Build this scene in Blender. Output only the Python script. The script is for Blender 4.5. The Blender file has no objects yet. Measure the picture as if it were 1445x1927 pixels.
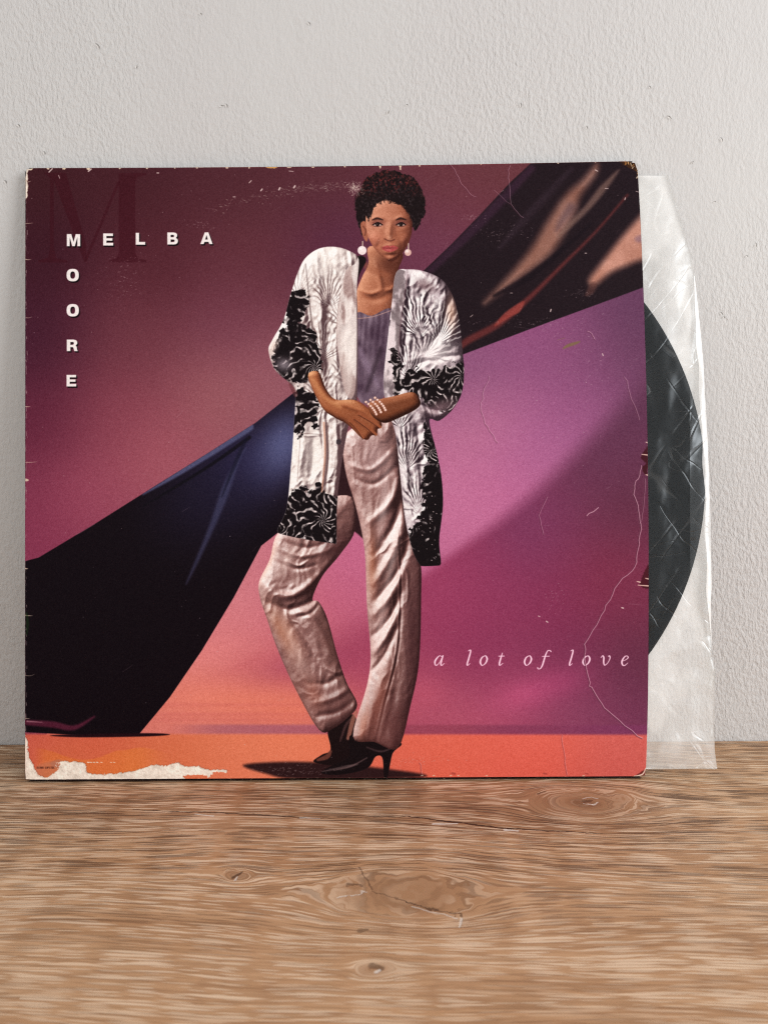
import bpy, bmesh, math, random
import numpy as np
from mathutils import Matrix, Vector, noise as mnoise

random.seed(7)
RNG = np.random.default_rng(11)
scene = bpy.context.scene
COL = scene.collection

# ------------------------------------------------------------------ camera
F_PX, PW, PH = 1447.0, 1445.0, 1927.0
CAM = np.array([0.030020, -0.419458, 0.181074])
PITCH, YAW, ROLL = 0.116744, -0.009841, 0.008915
def cam_axes():
    cp, sp, cy, sy = math.cos(PITCH), math.sin(PITCH), math.cos(YAW), math.sin(YAW)
    f = np.array([sy*cp, cy*cp, -sp]); r = np.array([cy, -sy, 0.0]); d = np.cross(f, r)
    c, s = math.cos(ROLL), math.sin(ROLL)
    return c*r + s*d, -s*r + c*d, f
AX_R, AX_D, AX_F = cam_axes()
cd = bpy.data.cameras.new('camera'); cam = bpy.data.objects.new('camera', cd); COL.objects.link(cam)
M4 = Matrix.Identity(4)
for i in range(3):
    M4[i][0], M4[i][1], M4[i][2], M4[i][3] = AX_R[i], -AX_D[i], -AX_F[i], CAM[i]
cam.matrix_world = M4
cd.sensor_fit = 'VERTICAL'; cd.sensor_height = 36.0; cd.sensor_width = 27.0
cd.lens = F_PX/PH*36.0
cd.clip_start, cd.clip_end = 0.01, 50.0
cd.dof.use_dof = True; cd.dof.focus_distance = 0.385; cd.dof.aperture_fstop = cd.lens/2.0
scene.camera = cam

# ------------------------------------------------------------------ room light
world = bpy.data.worlds.new('World'); scene.world = world; world.use_nodes = True
bg = world.node_tree.nodes['Background']
bg.inputs[0].default_value = (1.0, 0.987, 0.968, 1); bg.inputs[1].default_value = 0.79
def area(name, loc, target, sx, sy, power, color):
    l = bpy.data.lights.new(name, 'AREA'); l.shape = 'RECTANGLE'; l.size = sx; l.size_y = sy
    l.energy = power; l.color = color
    o = bpy.data.objects.new(name, l); COL.objects.link(o); o.location = loc
    o.rotation_euler = (Vector(target)-Vector(loc)).to_track_quat('-Z', 'Y').to_euler()
    return o
area('window_light', (1.5, -1.1, 0.55), (0.0, 0.0, 0.12), 0.75, 0.9, 22.0, (1.0, 0.995, 0.988))
scene.view_settings.view_transform = 'Standard'; scene.view_settings.look = 'None'
scene.view_settings.exposure = 0.0; scene.view_settings.gamma = 1.0
scene.cycles.use_denoising = False; scene.cycles.filter_width = 1.1
scene.cycles.max_bounces = 10; scene.cycles.transparent_max_bounces = 16

# ------------------------------------------------------------------ helpers
def ray(px, py):
    return AX_F + AX_R*(px-722.5)/F_PX + AX_D*(py-963.5)/F_PX
def on_table(px, py):
    d = ray(px, py); k = -CAM[2]/d[2]; return CAM + d*k
def on_wall(px, py):
    d = ray(px, py); k = -CAM[1]/d[1]; return CAM + d*k
def mesh_obj(name, verts, faces, mats, parent=None, fmat=None, smooth=False, uv=None):
    me = bpy.data.meshes.new(name); me.from_pydata([tuple(map(float, v)) for v in verts], [], faces); me.update()
    for m in (mats if isinstance(mats, (list, tuple)) else [mats]): me.materials.append(m)
    if fmat is not None: me.polygons.foreach_set('material_index', np.array(fmat, dtype=np.int32))
    if smooth: me.polygons.foreach_set('use_smooth', np.ones(len(me.polygons), dtype=bool))
    if uv is not None:
        ul = me.uv_layers.new(name='UVMap')
        li = np.empty(len(me.loops), dtype=np.int32); me.loops.foreach_get('vertex_index', li)
        ul.data.foreach_set('uv', np.asarray(uv, dtype=np.float32)[li].ravel())
    o = bpy.data.objects.new(name, me); COL.objects.link(o)
    if parent is not None: o.parent = parent
    return o
def tag(o, label=None, cat=None, group=None, kind=None):
    for k, v in (('label', label), ('category', cat), ('group', group), ('kind', kind)):
        if v: o[k] = v
    return o
def new_mat(name):
    m = bpy.data.materials.new(name); m.use_nodes = True
    nt = m.node_tree; p = nt.nodes['Principled BSDF']
    return m, nt, p
def setin(node, **kw):
    for k, v in kw.items():
        node.inputs[k.replace('_', ' ')].default_value = v
class NT:
    """small wrapper for math on sockets"""
    def __init__(s, nt): s.nt = nt
    def put(s, sock, v):
        if isinstance(v, (int, float)): sock.default_value = v
        else: s.nt.links.new(v, sock)
    def m(s, op, a, b=0.0, c=None):
        n = s.nt.nodes.new('ShaderNodeMath'); n.operation = op
        s.put(n.inputs[0], a); s.put(n.inputs[1], b)
        if c is not None: s.put(n.inputs[2], c)
        return n.outputs[0]
    def xyz(s, x, y, z=0.0):
        n = s.nt.nodes.new('ShaderNodeCombineXYZ')
        for i, v in enumerate((x, y, z)): s.put(n.inputs[i], v)
        return n.outputs[0]
    def sep(s, v):
        n = s.nt.nodes.new('ShaderNodeSeparateXYZ'); s.nt.links.new(v, n.inputs[0]); return n.outputs
    def noise(s, vec, scale=1.0, detail=2.0, rough=0.5, dist=0.0, out=0):
        n = s.nt.nodes.new('ShaderNodeTexNoise'); s.nt.links.new(vec, n.inputs['Vector'])
        setin(n, Scale=scale, Detail=detail, Roughness=rough, Distortion=dist); return n.outputs[out]
    def vor(s, vec, scale, feature='F1'):
        n = s.nt.nodes.new('ShaderNodeTexVoronoi'); n.feature = feature; s.nt.links.new(vec, n.inputs['Vector'])
        n.inputs['Scale'].default_value = scale; return n.outputs['Distance']
    def ramp(s, v, lo, hi):
        n = s.nt.nodes.new('ShaderNodeMapRange'); n.interpolation_type = 'SMOOTHSTEP'
        s.put(n.inputs[0], v); n.inputs[1].default_value = lo; n.inputs[2].default_value = hi; return n.outputs[0]
    def mix(s, f, a, b, mode='MIX'):
        n = s.nt.nodes.new('ShaderNodeMix'); n.data_type = 'RGBA'; n.blend_type = mode
        s.put(n.inputs[0], f)
        for i, v in ((6, a), (7, b)):
            if isinstance(v, tuple): n.inputs[i].default_value = (*v, 1)
            else: s.nt.links.new(v, n.inputs[i])
        return n.outputs[2]
    def bump(s, h, dist, strength=1.0, normal=None):
        n = s.nt.nodes.new('ShaderNodeBump'); s.nt.links.new(h, n.inputs['Height'])
        n.inputs['Distance'].default_value = dist; n.inputs['Strength'].default_value = strength
        if normal is not None: s.nt.links.new(normal, n.inputs['Normal'])
        return n.outputs[0]
    def obj(s): return s.nt.nodes.new('ShaderNodeTexCoord').outputs['Object']
def lin(r, g, b):
    f = lambda c: ((c/255+0.055)/1.055)**2.4 if c > 10.3 else c/255/12.92
    return (f(r), f(g), f(b))

# ------------------------------------------------------------------ wall
m_wall, nt, p = new_mat('textured_wall_paint'); N = NT(nt)
co = N.sep(N.obj())
v1 = N.xyz(N.m('MULTIPLY', co[0], 1.0), 0.0, N.m('MULTIPLY', co[2], 0.52))
wob = N.noise(v1, 60, 2)
v2 = N.xyz(N.m('ADD', co[0], N.m('MULTIPLY', wob, 0.006)), 0.0, N.m('MULTIPLY', N.m('ADD', co[2], N.m('MULTIPLY', wob, 0.004)), 0.56))
h1 = N.noise(v2, 540, 3, 0.55)
h2 = N.noise(v2, 120, 2, 0.5)
h3 = N.noise(v1, 14, 2, 0.5)
patchy = N.noise(v1, 7, 3, .6)
h1 = N.m('MULTIPLY', N.m('SUBTRACT', h1, .5), N.m('ADD', .35, N.m('MULTIPLY', N.ramp(patchy, .3, .68), 1.0)))
hh = N.m('ADD', N.m('ADD', h1, N.m('MULTIPLY', h2, 0.45)), N.m('MULTIPLY', h3, 1.3))
nt.links.new(N.bump(hh, 0.0010, 0.8), p.inputs['Normal'])
big = N.noise(v1, 5, 2)
nt.links.new(N.mix(N.ramp(big, 0.35, 0.65), (0.602, 0.600, 0.594), (0.574, 0.562, 0.560)), p.inputs['Base Color'])
setin(p, Roughness=0.55); p.inputs['Specular IOR Level'].default_value = 0.35
wall = mesh_obj('wall', [(-1.6, 0, -0.6), (1.6, 0, -0.6), (1.6, 0, 1.6), (-1.6, 0, 1.6),
                         (-1.6, .1, -0.6), (1.6, .1, -0.6), (1.6, .1, 1.6), (-1.6, .1, 1.6)],
                [(0, 1, 2, 3), (5, 4, 7, 6), (1, 5, 6, 2), (4, 0, 3, 7), (3, 2, 6, 7), (4, 5, 1, 0)], m_wall)
tag(wall, kind='structure', label='off white wall with a stippled paint finish')
# small nicks in the paint: thin curled slivers on the wall face
m_nick, nt, p = new_mat('nick_shadow'); setin(p, Base_Color=(0.20, 0.185, 0.17, 1), Roughness=0.9)
m_lip, nt, p = new_mat('nick_lip'); setin(p, Base_Color=(0.78, 0.76, 0.74, 1), Roughness=0.6)
vs, fs, fm = [], [], []
for (x, y, L, a) in ((582, 45, 8, .9), (185, 88, 13, 1.0), (418, 201, 9, -.4), (427, 199, 8, 1.2), (730, 211, 7, 1.9), (766, 198, 4, .3),
                     (979, 198, 9, 1.5), (1103, 240, 6, 1.1), (1258, 222, 11, .6), (1356, 263, 9, 1.1), (1303, 306, 6, -1.0),
                     (1421, 461, 8, 1.5), (1356, 590, 7, 1.1), (1361, 597, 4, 1.3), (379, 27, 5, .7), (1404, 482, 4, 1.2), (1222, 165, 6, .9),
                     (85, 288, 7, 1.1), (37, 237, 7, .9), (12, 343, 8, 1.0), (258, 126, 6, 1.8), (1374, 1258, 3, .4), (1347, 1092, 3, .5), (1344, 380, 3, .2)):
    for mi, (du, dv) in enumerate(((0, 0), (-2.0, 1.3))):
        w = on_wall(x+du, y+dv); b = len(vs); k = 0.00031*L/2*(0.8 if mi else 1)
        for q in range(4):
            t = q/3*2-1; cx = math.cos(a)*t*k + math.sin(a)*(1-t*t)*k*.35; cz = -math.sin(a)*t*k + math.cos(a)*(1-t*t)*k*.35
            wd = 0.00017*(1.05-t*t*.9)
            for sgn in (-1, 1):
                vs.append((w[0]+cx+math.sin(a)*wd*sgn, -0.0004-0.0002*mi, w[2]+cz+math.cos(a)*wd*sgn))
        for q in range(3):
            fs.append((b+2*q, b+2*q+2, b+2*q+3, b+2*q+1)); fm.append(mi)
nk = mesh_obj('paint_nicks', vs, fs, [m_nick, m_lip], wall, fm); nk['kind'] = 'stuff'

# ------------------------------------------------------------------ table top
m_wood, nt, p = new_mat('limed_oak_laminate'); N = NT(nt)
co = N.sep(N.obj()); X, Y = co[0], co[1]
low = N.noise(N.xyz(N.m('MULTIPLY', X, 1.0), N.m('MULTIPLY', Y, 2.0)), 7, 2)
V = N.m('ADD', Y, N.m('MULTIPLY', N.m('SUBTRACT', low, 0.5), 0.013))
V = N.m('ADD', V, N.m('MULTIPLY', X, 0.03))
knots = [(on_table(1098, 1511), 0.0150, 1.75, 1.0), (on_table(760, 1680), 0.0150, 2.0, .12), (on_table(447, 1646), 0.0042, 1.6, 1.0), (on_table(710, 1822), 0.0040, 1.6, 1.0)]
irr = N.m('MULTIPLY', N.m('SUBTRACT', N.noise(N.xyz(X, Y), 42.0, 3, .6), .5), .016)
prox = None
for k, R, a, g in knots:
    """grain streams round each knot, with rings inside it"""
    dx = N.m('DIVIDE', N.m('ADD', N.m('SUBTRACT', X, float(k[0])), irr), a); dy = N.m('ADD', N.m('SUBTRACT', Y, float(k[1])), N.m('MULTIPLY', irr, .5))
    r2 = N.m('ADD', N.m('MULTIPLY', dx, dx), N.m('MULTIPLY', dy, dy)); rho = N.m('SQRT', r2)
    V = N.m('SUBTRACT', V, N.m('MULTIPLY', dy, N.m('MINIMUM', N.m('DIVIDE', R*R, N.m('ADD', r2, 1e-7)), 1.0)))
    V = N.m('ADD', V, N.m('MULTIPLY', N.m('MAXIMUM', N.m('SUBTRACT', R, rho), 0.0), g))
    pk = N.ramp(N.m('DIVIDE', rho, R), 1.35, .35); prox = pk if prox is None else N.m('MAXIMUM', prox, pk)
    if a == 1.75: eye = N.ramp(N.m('DIVIDE', rho, R), .55, .1)
uv = N.xyz(X, V)
def grain(kx, kv, off, det=2.0):
    return N.noise(N.xyz(N.m('MULTIPLY', X, float(kx)), N.m('MULTIPLY', N.m('ADD', V, float(off)), float(kv)), float(off)), 1.0, det, .55)
g_broad = grain(4, 60, 0, 3); g_mid = grain(10, 260, .7, 3)
g_str = N.m('ADD', N.m('MULTIPLY', grain(14, 760, 1.1), .5), N.m('MULTIPLY', grain(50, 1500, 2.3), .5))
g_band = grain(7, 120, 6.1); mott = N.noise(N.xyz(X, Y), 55.0, 3, .6)
quiet = N.m('MULTIPLY', prox, .75)                                       # calmer grain in the knots
calm = N.m('SUBTRACT', 1.0, N.m('MULTIPLY', prox, .65))
vw = N.m('ADD', V, N.m('MULTIPLY', grain(26, 120, 9.1), .0010))
def dashes(kx, kv, off, r, share):
    """single pores: stretched cells, each with its own chance and length"""
    v = nt.nodes.new('ShaderNodeTexVoronoi'); v.voronoi_dimensions = '2D'; v.inputs['Scale'].default_value = 1.0
    nt.links.new(N.xyz(N.m('ADD', N.m('MULTIPLY', X, float(kx)), float(off)), N.m('MULTIPLY', N.m('ADD', vw, float(off)), float(kv))), v.inputs['Vector'])
    rn = N.sep(v.outputs['Color']); rr = N.m('MULTIPLY', N.m('ADD', rn[1], .45), r)
    k = N.ramp(N.m('DIVIDE', v.outputs['Distance'], rr), 1.0, .55)
    return N.m('MULTIPLY', k, N.m('LESS_THAN', rn[0], share))
lit1, lit2 = dashes(36, 780, .37, .46, .6), dashes(70, 1050, 1.91, .46, .6)
dk1, dk2 = dashes(30, 800, 3.3, .40, .55), dashes(64, 1150, 5.7, .44, .55)
c = N.mix(N.ramp(g_broad, .34, .66), (0.520, 0.288, 0.148), (0.605, 0.362, 0.200))
c = N.mix(N.m('MULTIPLY', N.m('MULTIPLY', N.ramp(g_mid, .46, .66), calm), .24), c, (0.270, 0.128, 0.060))
c = N.mix(N.m('MULTIPLY', N.m('MULTIPLY', N.ramp(g_str, .52, .40), calm), .26), c, (0.230, 0.105, 0.050))
c = N.mix(N.m('MULTIPLY', N.ramp(g_str, .51, .62), .22), c, (0.70, 0.46, 0.285))
c = N.mix(N.m('MULTIPLY', N.ramp(mott, .5, .7), .22), c, (0.30, 0.15, 0.078))
# shadow by the sleeve painted into the wood: browner towards the back left
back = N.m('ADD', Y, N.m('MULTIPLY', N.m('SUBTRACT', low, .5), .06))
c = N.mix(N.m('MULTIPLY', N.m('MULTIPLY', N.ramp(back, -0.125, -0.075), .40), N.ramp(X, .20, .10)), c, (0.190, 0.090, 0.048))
c = N.mix(N.m('MULTIPLY', prox, .55), c, (0.44, 0.24, 0.122))
c = N.mix(N.m('MULTIPLY', N.ramp(prox, .0, 1.0), .22), c, (0.230, 0.108, 0.055))
c = N.mix(N.m('MULTIPLY', eye, .45), c, (0.12, 0.055, 0.027))
lime_amt = N.m('MAXIMUM', lit1, N.m('MULTIPLY', lit2, .75))
lime_amt = N.m('MULTIPLY', N.m('MULTIPLY', lime_amt, N.ramp(g_band, .22, .60)), N.m('SUBTRACT', 1.0, quiet))
c = N.mix(N.m('MULTIPLY', lime_amt, .72), c, (0.90, 0.685, 0.49))
pore_amt = N.m('MULTIPLY', N.m('MAXIMUM', dk1, N.m('MULTIPLY', dk2, .8)), N.ramp(g_band, .74, .40))
pore_amt = N.m('MULTIPLY', N.m('MULTIPLY', pore_amt, N.m('ADD', .30, N.m('MULTIPLY', N.ramp(Y, -0.19, -0.10), .7))), calm)
c = N.mix(N.m('MULTIPLY', pore_amt, .74), c, (0.075, 0.034, 0.018))
height = N.m('SUBTRACT', N.m('MULTIPLY', lime_amt, -.6), pore_amt)
# splits and filled cracks in the print: wobbling line segments
wobx = N.noise(N.xyz(X, Y), 160.0, 3, .6)
def seg(p0, p1, w0, w1, wob, c, col, amt, h, dy=0.0):
    (ax, ay, _), (bx, by, _) = on_table(*p0), on_table(*p1)
    dx, dyy = float(bx-ax), float(by-ay); L2 = dx*dx+dyy*dyy
    px = N.m('SUBTRACT', X, float(ax)); py = N.m('SUBTRACT', N.m('ADD', Y, N.m('MULTIPLY', N.m('SUBTRACT', wobx, .5), wob)), float(ay))
    t = N.m('DIVIDE', N.m('ADD', N.m('MULTIPLY', px, dx), N.m('MULTIPLY', py, dyy)), L2)
    tn = N.m('MINIMUM', N.m('MAXIMUM', t, 0.0), 1.0)
    ex = N.m('SUBTRACT', px, N.m('MULTIPLY', tn, dx)); ey = N.m('SUBTRACT', py, N.m('MULTIPLY', tn, dyy))
    d = N.m('SQRT', N.m('ADD', N.m('MULTIPLY', ex, ex), N.m('MULTIPLY', ey, ey)))
    w = N.m('ADD', w0, N.m('MULTIPLY', tn, w1-w0))
    k = N.m('MULTIPLY', N.ramp(N.m('DIVIDE', d, w), 1.0, .45), amt)
    return N.mix(k, c, col), N.m('SUBTRACT', h, N.m('MULTIPLY', k, 1.2))
DK, LT = (0.035, 0.017, 0.010), (0.78, 0.70, 0.62)
for p0, p1, w0, w1, wb, col, amt in (
        ((250, 1524), (420, 1530), .0003, .0007, .003, DK, .85), ((420, 1530), (575, 1538), .0007, .0004, .003, DK, .8), ((560, 1540), (770, 1536), .0003, .0005, .003, DK, .7),
        ((770, 1537), (960, 1560), .0005, .0008, .003, DK, .9), ((955, 1559), (1140, 1569), .0008, .0003, .003, DK, .85),
        ((815, 1551), (860, 1550), .0008, .0006, .002, LT, .9), ((950, 1562), (975, 1564), .0010, .0006, .002, LT, .9), ((368, 1532), (402, 1536), .0004, .0006, .002, LT, .8),
        ((565, 1539), (602, 1540), .0006, .0004, .002, LT, .7),
        ((675, 1632), (700, 1672), .0004, .0005, .008, DK, .5), ((700, 1675), (770, 1698), .0004, .0006, .009, DK, .5), ((765, 1697), (868, 1724), .0006, .0005, .009, DK, .6),
        ((655, 1664), (680, 1668), .0012, .0008, .008, DK, .5), ((635, 1689), (690, 1680), .0004, .0005, .010, LT, .65), ((868, 1728), (864, 1745), .0008, .0004, .006, LT, .7),
        ((775, 1706), (860, 1728), .0004, .0005, .003, LT, .55), ((440, 1650), (455, 1642), .0012, .0007, .004, DK, .7), ((443, 1656), (447, 1650), .0008, .0004, .002, LT, .7),
        ((700, 1816), (718, 1822), .0020, .0012, .004, DK, .5), ((708, 1830), (714, 1826), .0010, .0008, .002, LT, .8), ((677, 1752), (690, 1748), .0015, .0010, .003, DK, .5),
        ((1098, 1513), (1116, 1515), .0004, .0007, .006, LT, .7), ((1116, 1515), (1125, 1510), .0007, .0005, .006, LT, .7), ((1096, 1503), (1112, 1500), .0004, .0006, .006, LT, .6), ((1112, 1500), (1125, 1504), .0006, .0004, .006, LT, .6),
        ((1098, 1508), (1112, 1506), .0016, .0010, .006, DK, .5), ((1012, 1494), (1026, 1490), .0010, .0006, .003, DK, .6), ((110, 1530), (200, 1527), .0006, .0004, .003, DK, .5)):
    c, height = seg(p0, p1, w0, w1, wb, c, col, amt, height)
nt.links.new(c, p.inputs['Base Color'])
nt.links.new(N.bump(height, 0.0003, .55), p.inputs['Normal'])
nt.links.new(N.m('ADD', .40, N.m('MULTIPLY', g_mid, .22)), p.inputs['Roughness'])
p.inputs['Specular IOR Level'].default_value = 0.28
bm = bmesh.new(); bmesh.ops.create_cube(bm, size=1.0)
for v in bm.verts: v.co = Vector((v.co.x*1.7, -0.0005-0.29+v.co.y*0.58, -0.014+v.co.z*0.028))
bmesh.ops.bevel(bm, geom=list(bm.edges), offset=0.0008, segments=2, affect='EDGES')
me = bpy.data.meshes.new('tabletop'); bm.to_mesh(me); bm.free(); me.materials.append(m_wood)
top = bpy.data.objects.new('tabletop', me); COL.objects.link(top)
tag(top, kind='structure', label='brown wood-grain tabletop with knots running along the wall')

# ------------------------------------------------------------------ the printed cover, painted into an image
TN = 1500
def homography(src, dst):
    A, B = [], []
    for (x, y), (u, v) in zip(src, dst):
        A += [[x, y, 1, 0, 0, 0, -u*x, -u*y], [0, 0, 0, x, y, 1, -v*x, -v*y]]; B += [u, v]
    return np.append(np.linalg.solve(np.array(A, float), np.array(B, float)), 1).reshape(3, 3)
QUAD = [(50, 320), (1198, 306), (1213, 1466), (48, 1474)]
H_UV2PX = homography([(0, 1), (1, 1), (1, 0), (0, 0)], QUAD)
H_PX2UV = np.linalg.inv(H_UV2PX)
def px2uv(x, y):
    q = H_PX2UV @ np.array([x, y, 1.0]); return q[0]/q[2], q[1]/q[2]
uu, vv = np.meshgrid((np.arange(TN)+.5)/TN, 1-(np.arange(TN)+.5)/TN)
dn = H_UV2PX[2, 0]*uu+H_UV2PX[2, 1]*vv+1
GX = ((H_UV2PX[0, 0]*uu+H_UV2PX[0, 1]*vv+H_UV2PX[0, 2])/dn).astype(np.float32)
GY = ((H_UV2PX[1, 0]*uu+H_UV2PX[1, 1]*vv+H_UV2PX[1, 2])/dn).astype(np.float32)
BOW = lambda u, v: 11.0*u**6*np.clip(4*v*(1-v), 0, 1)**.8      # the open edge bulges outwards
GX += BOW(uu, vv).astype(np.float32)
PXS = TN/1160.0
PERM = RNG.random((256, 256)).astype(np.float32)
def vnoise(x, y):
    xi = np.floor(x).astype(np.int32); yi = np.floor(y).astype(np.int32); fx = x-xi; fy = y-yi
    fx = fx*fx*(3-2*fx); fy = fy*fy*(3-2*fy)
    a = PERM[yi & 255, xi & 255]; b = PERM[yi & 255, (xi+1) & 255]; c2 = PERM[(yi+1) & 255, xi & 255]; d = PERM[(yi+1) & 255, (xi+1) & 255]
    return (a*(1-fx)+b*fx)*(1-fy)+(c2*(1-fx)+d*fx)*fy
def fbm(x, y, o=4, g=.5):
    s, a, t = 0, 1, 0
    for i in range(o):
        s = s+a*vnoise(x*2**i+17.3*i, y*2**i+9.1*i); t += a; a *= g
    return s/t
def sstep(a, b, x):
    t = np.clip((x-a)/(b-a), 0, 1); return t*t*(3-2*t)
CV = np.zeros((TN, TN, 3), np.float32)
HT = np.full((TN, TN), .5, np.float32)
def box(x0, y0, x1, y1, pad=4):
    us = [px2uv(x, y) for x in (x0-pad-12, x1+pad) for y in (y0-pad, y1+pad)]
    a = int(max(0, min(u for u, v in us)*TN)); b = int(min(TN, max(u for u, v in us)*TN+2))
    c2 = int(max(0, (1-max(v for u, v in us))*TN)); d = int(min(TN, (1-min(v for u, v in us))*TN+2))
    return slice(c2, max(d, c2)), slice(a, max(a, b))
def spline(P, n=5, closed=True):
    P = np.array(P, float); out = []; L = len(P)
    for i in range(L if closed else L-1):
        g = (lambda k: P[k % L]) if closed else (lambda k: P[min(max(k, 0), L-1)])
        a, b, c2, d = g(i-1), g(i), g(i+1), g(i+2)
        for t in np.arange(n)/n:
            out.append(.5*((2*b)+(c2-a)*t+(2*a-5*b+4*c2-d)*t*t+(3*b-a-3*c2+d)*t**3))
    if not closed: out.append(P[-1])
    return np.array(out)
def seg_d2(x, y, a, b):
    dx, dy = b[0]-a[0], b[1]-a[1]; L = dx*dx+dy*dy+1e-9
    t = np.clip(((x-a[0])*dx+(y-a[1])*dy)/L, 0, 1)
    return (x-a[0]-t*dx)**2+(y-a[1]-t*dy)**2, t
def sdf(contours, x, y):
    d = np.full(x.shape, 1e9, np.float32); ins = np.zeros(x.shape, bool)
    for P in contours:
        for i in range(len(P)):
            a, b = P[i-1], P[i]
            d = np.minimum(d, seg_d2(x, y, a, b)[0])
            if a[1] != b[1]:
                ins ^= ((a[1] > y) != (b[1] > y)) & (x < (b[0]-a[0])*(y-a[1])/(b[1]-a[1])+a[0])
    d = np.sqrt(d); return np.where(ins, -d, d)
def rgb(c2): return np.array(c2, np.float32)/255
def blend(sl, mask, col):
    if callable(col): col = col(GX[sl], GY[sl])
    else: col = rgb(col)
    CV[sl] += (col-CV[sl])*mask[..., None]
def poly_mask(P, soft=1.0, smooth=True, rough=0.0, rs=.2, n=5):
    cs = P if isinstance(P[0][0], (tuple, list, np.ndarray)) else [P]
    cs = [spline(c2, n) if smooth else np.array(c2, float) for c2 in cs]
    A = np.concatenate(cs); sl = box(A[:, 0].min(), A[:, 1].min(), A[:, 0].max(), A[:, 1].max(), 4+soft+rough)
    x, y = GX[sl], GY[sl]
    if x.size == 0: return sl, np.zeros(x.shape, np.float32)
    d = sdf(cs, x, y)
    if rough: d = d+(fbm(x*rs, y*rs, 3)-.5)*2*rough
    return sl, sstep(soft*.6, -soft*.6, d).astype(np.float32)
def shape(P, col, soft=1.0, alpha=1.0, smooth=True, rough=0.0, rs=.2, clip=None, n=5):
    sl, m = poly_mask(P, soft, smooth, rough, rs, n)
    m = m*alpha
    if clip is not None: m = m*clip[sl]
    blend(sl, m, col)
def full(P, **k):
    M = np.zeros((TN, TN), np.float32); sl, m = poly_mask(P, **k); M[sl] = m; return M
def stroke_mask(P, w, soft=1.0, smooth=True, n=5):
    P = np.array(P, float); L = len(P); w = np.broadcast_to(np.array(w, float), (L,)) if np.ndim(w) == 0 else np.array(w, float)
    if len(w) != L: w = np.interp(np.linspace(0, 1, L), np.linspace(0, 1, len(w)), w)
    if smooth and L > 2:
        Q = spline(np.c_[P, w], n, closed=False); P, w = Q[:, :2], Q[:, 2]
    sl = box(P[:, 0].min(), P[:, 1].min(), P[:, 0].max(), P[:, 1].max(), 3+w.max()+soft)
    x, y = GX[sl], GY[sl]; d = np.full(x.shape, 1e9, np.float32)
    for i in range(len(P)-1):
        q, t = seg_d2(x, y, P[i], P[i+1]); d = np.minimum(d, np.sqrt(q)-(w[i]+(w[i+1]-w[i])*t)/2)
    return sl, sstep(soft*.6, -soft*.6, d).astype(np.float32)
def stroke(P, w, col, soft=1.0, alpha=1.0, clip=None, smooth=True, n=5, h=0.0):
    sl, m = stroke_mask(P, w, soft, smooth, n)
    if clip is not None: m = m*clip[sl]
    if h: HT[sl] += m*h
    if col is not None: blend(sl, m*alpha, col)
def field(samples, sig=110.0):
    """smooth colour field through a few sample points"""
    S = np.array(samples, float); G = 72
    gx, gy = np.meshgrid(np.linspace(20, 1240, G), np.linspace(290, 1490, G))
    w = 1/(((gx[..., None]-S[:, 0])**2+(gy[..., None]-S[:, 1])**2)/sig**2+.04)**1.7
    f = (w[..., None]*S[:, 2:]).sum(2)/w.sum(2)[..., None]/255
    for _ in range(14):
        fp = np.pad(f, ((1, 1), (1, 1), (0, 0)), 'edge'); f = (fp[:-2, 1:-1]+fp[2:, 1:-1]+fp[1:-1, :-2]+fp[1:-1, 2:]+fp[1:-1, 1:-1])/5
    def ev(x, y):
        a = np.clip((x-20)/1220*(G-1), 0, G-1.001); b = np.clip((y-290)/1200*(G-1), 0, G-1.001)
        i = a.astype(int); j = b.astype(int); fa = (a-i)[..., None]; fb = (b-j)[..., None]
        return ((f[j, i]*(1-fa)+f[j, i+1]*fa)*(1-fb)+(f[j+1, i]*(1-fa)+f[j+1, i+1]*fa)*fb).astype(np.float32)
    return ev

# --- backdrop
upper = field([(60, 330, 58, 24, 30), (250, 340, 66, 28, 36), (450, 340, 76, 36, 44), (620, 340, 84, 42, 50), (840, 335, 98, 50, 58), (960, 320, 96, 50, 56),
               (80, 480, 56, 20, 32), (300, 500, 80, 34, 44), (480, 480, 94, 46, 56), (830, 470, 106, 54, 76), (890, 420, 104, 52, 66), (640, 460, 86, 40, 62),
               (70, 640, 64, 24, 42), (250, 640, 106, 52, 64), (430, 620, 112, 58, 74), (70, 800, 94, 34, 56), (230, 790, 134, 64, 80), (420, 740, 150, 88, 96), (500, 720, 146, 88, 100),
               (70, 960, 126, 50, 76), (160, 940, 150, 70, 92), (300, 870, 160, 84, 98), (70, 1040, 132, 52, 80)])
lit = field([(880, 700, 134, 76, 116), (1000, 640, 140, 72, 118), (1100, 700, 132, 70, 112), (1195, 580, 96, 54, 86), (1190, 680, 102, 56, 88), (900, 800, 182, 104, 142), (1000, 850, 172, 92, 142),
             (1080, 780, 152, 80, 128), (850, 950, 196, 110, 152), (940, 940, 190, 98, 146), (840, 1040, 190, 98, 142), (650, 1050, 198, 98, 138), (650, 1150, 190, 88, 122), (600, 1180, 200, 96, 118),
             (490, 1050, 200, 114, 128), (450, 1150, 216, 122, 132), (420, 1250, 220, 120, 124), (500, 1290, 200, 92, 100), (380, 1310, 226, 122, 112), (450, 1350, 222, 116, 100), (300, 1370, 220, 116, 104), (560, 1360, 224, 116, 96)])
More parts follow.
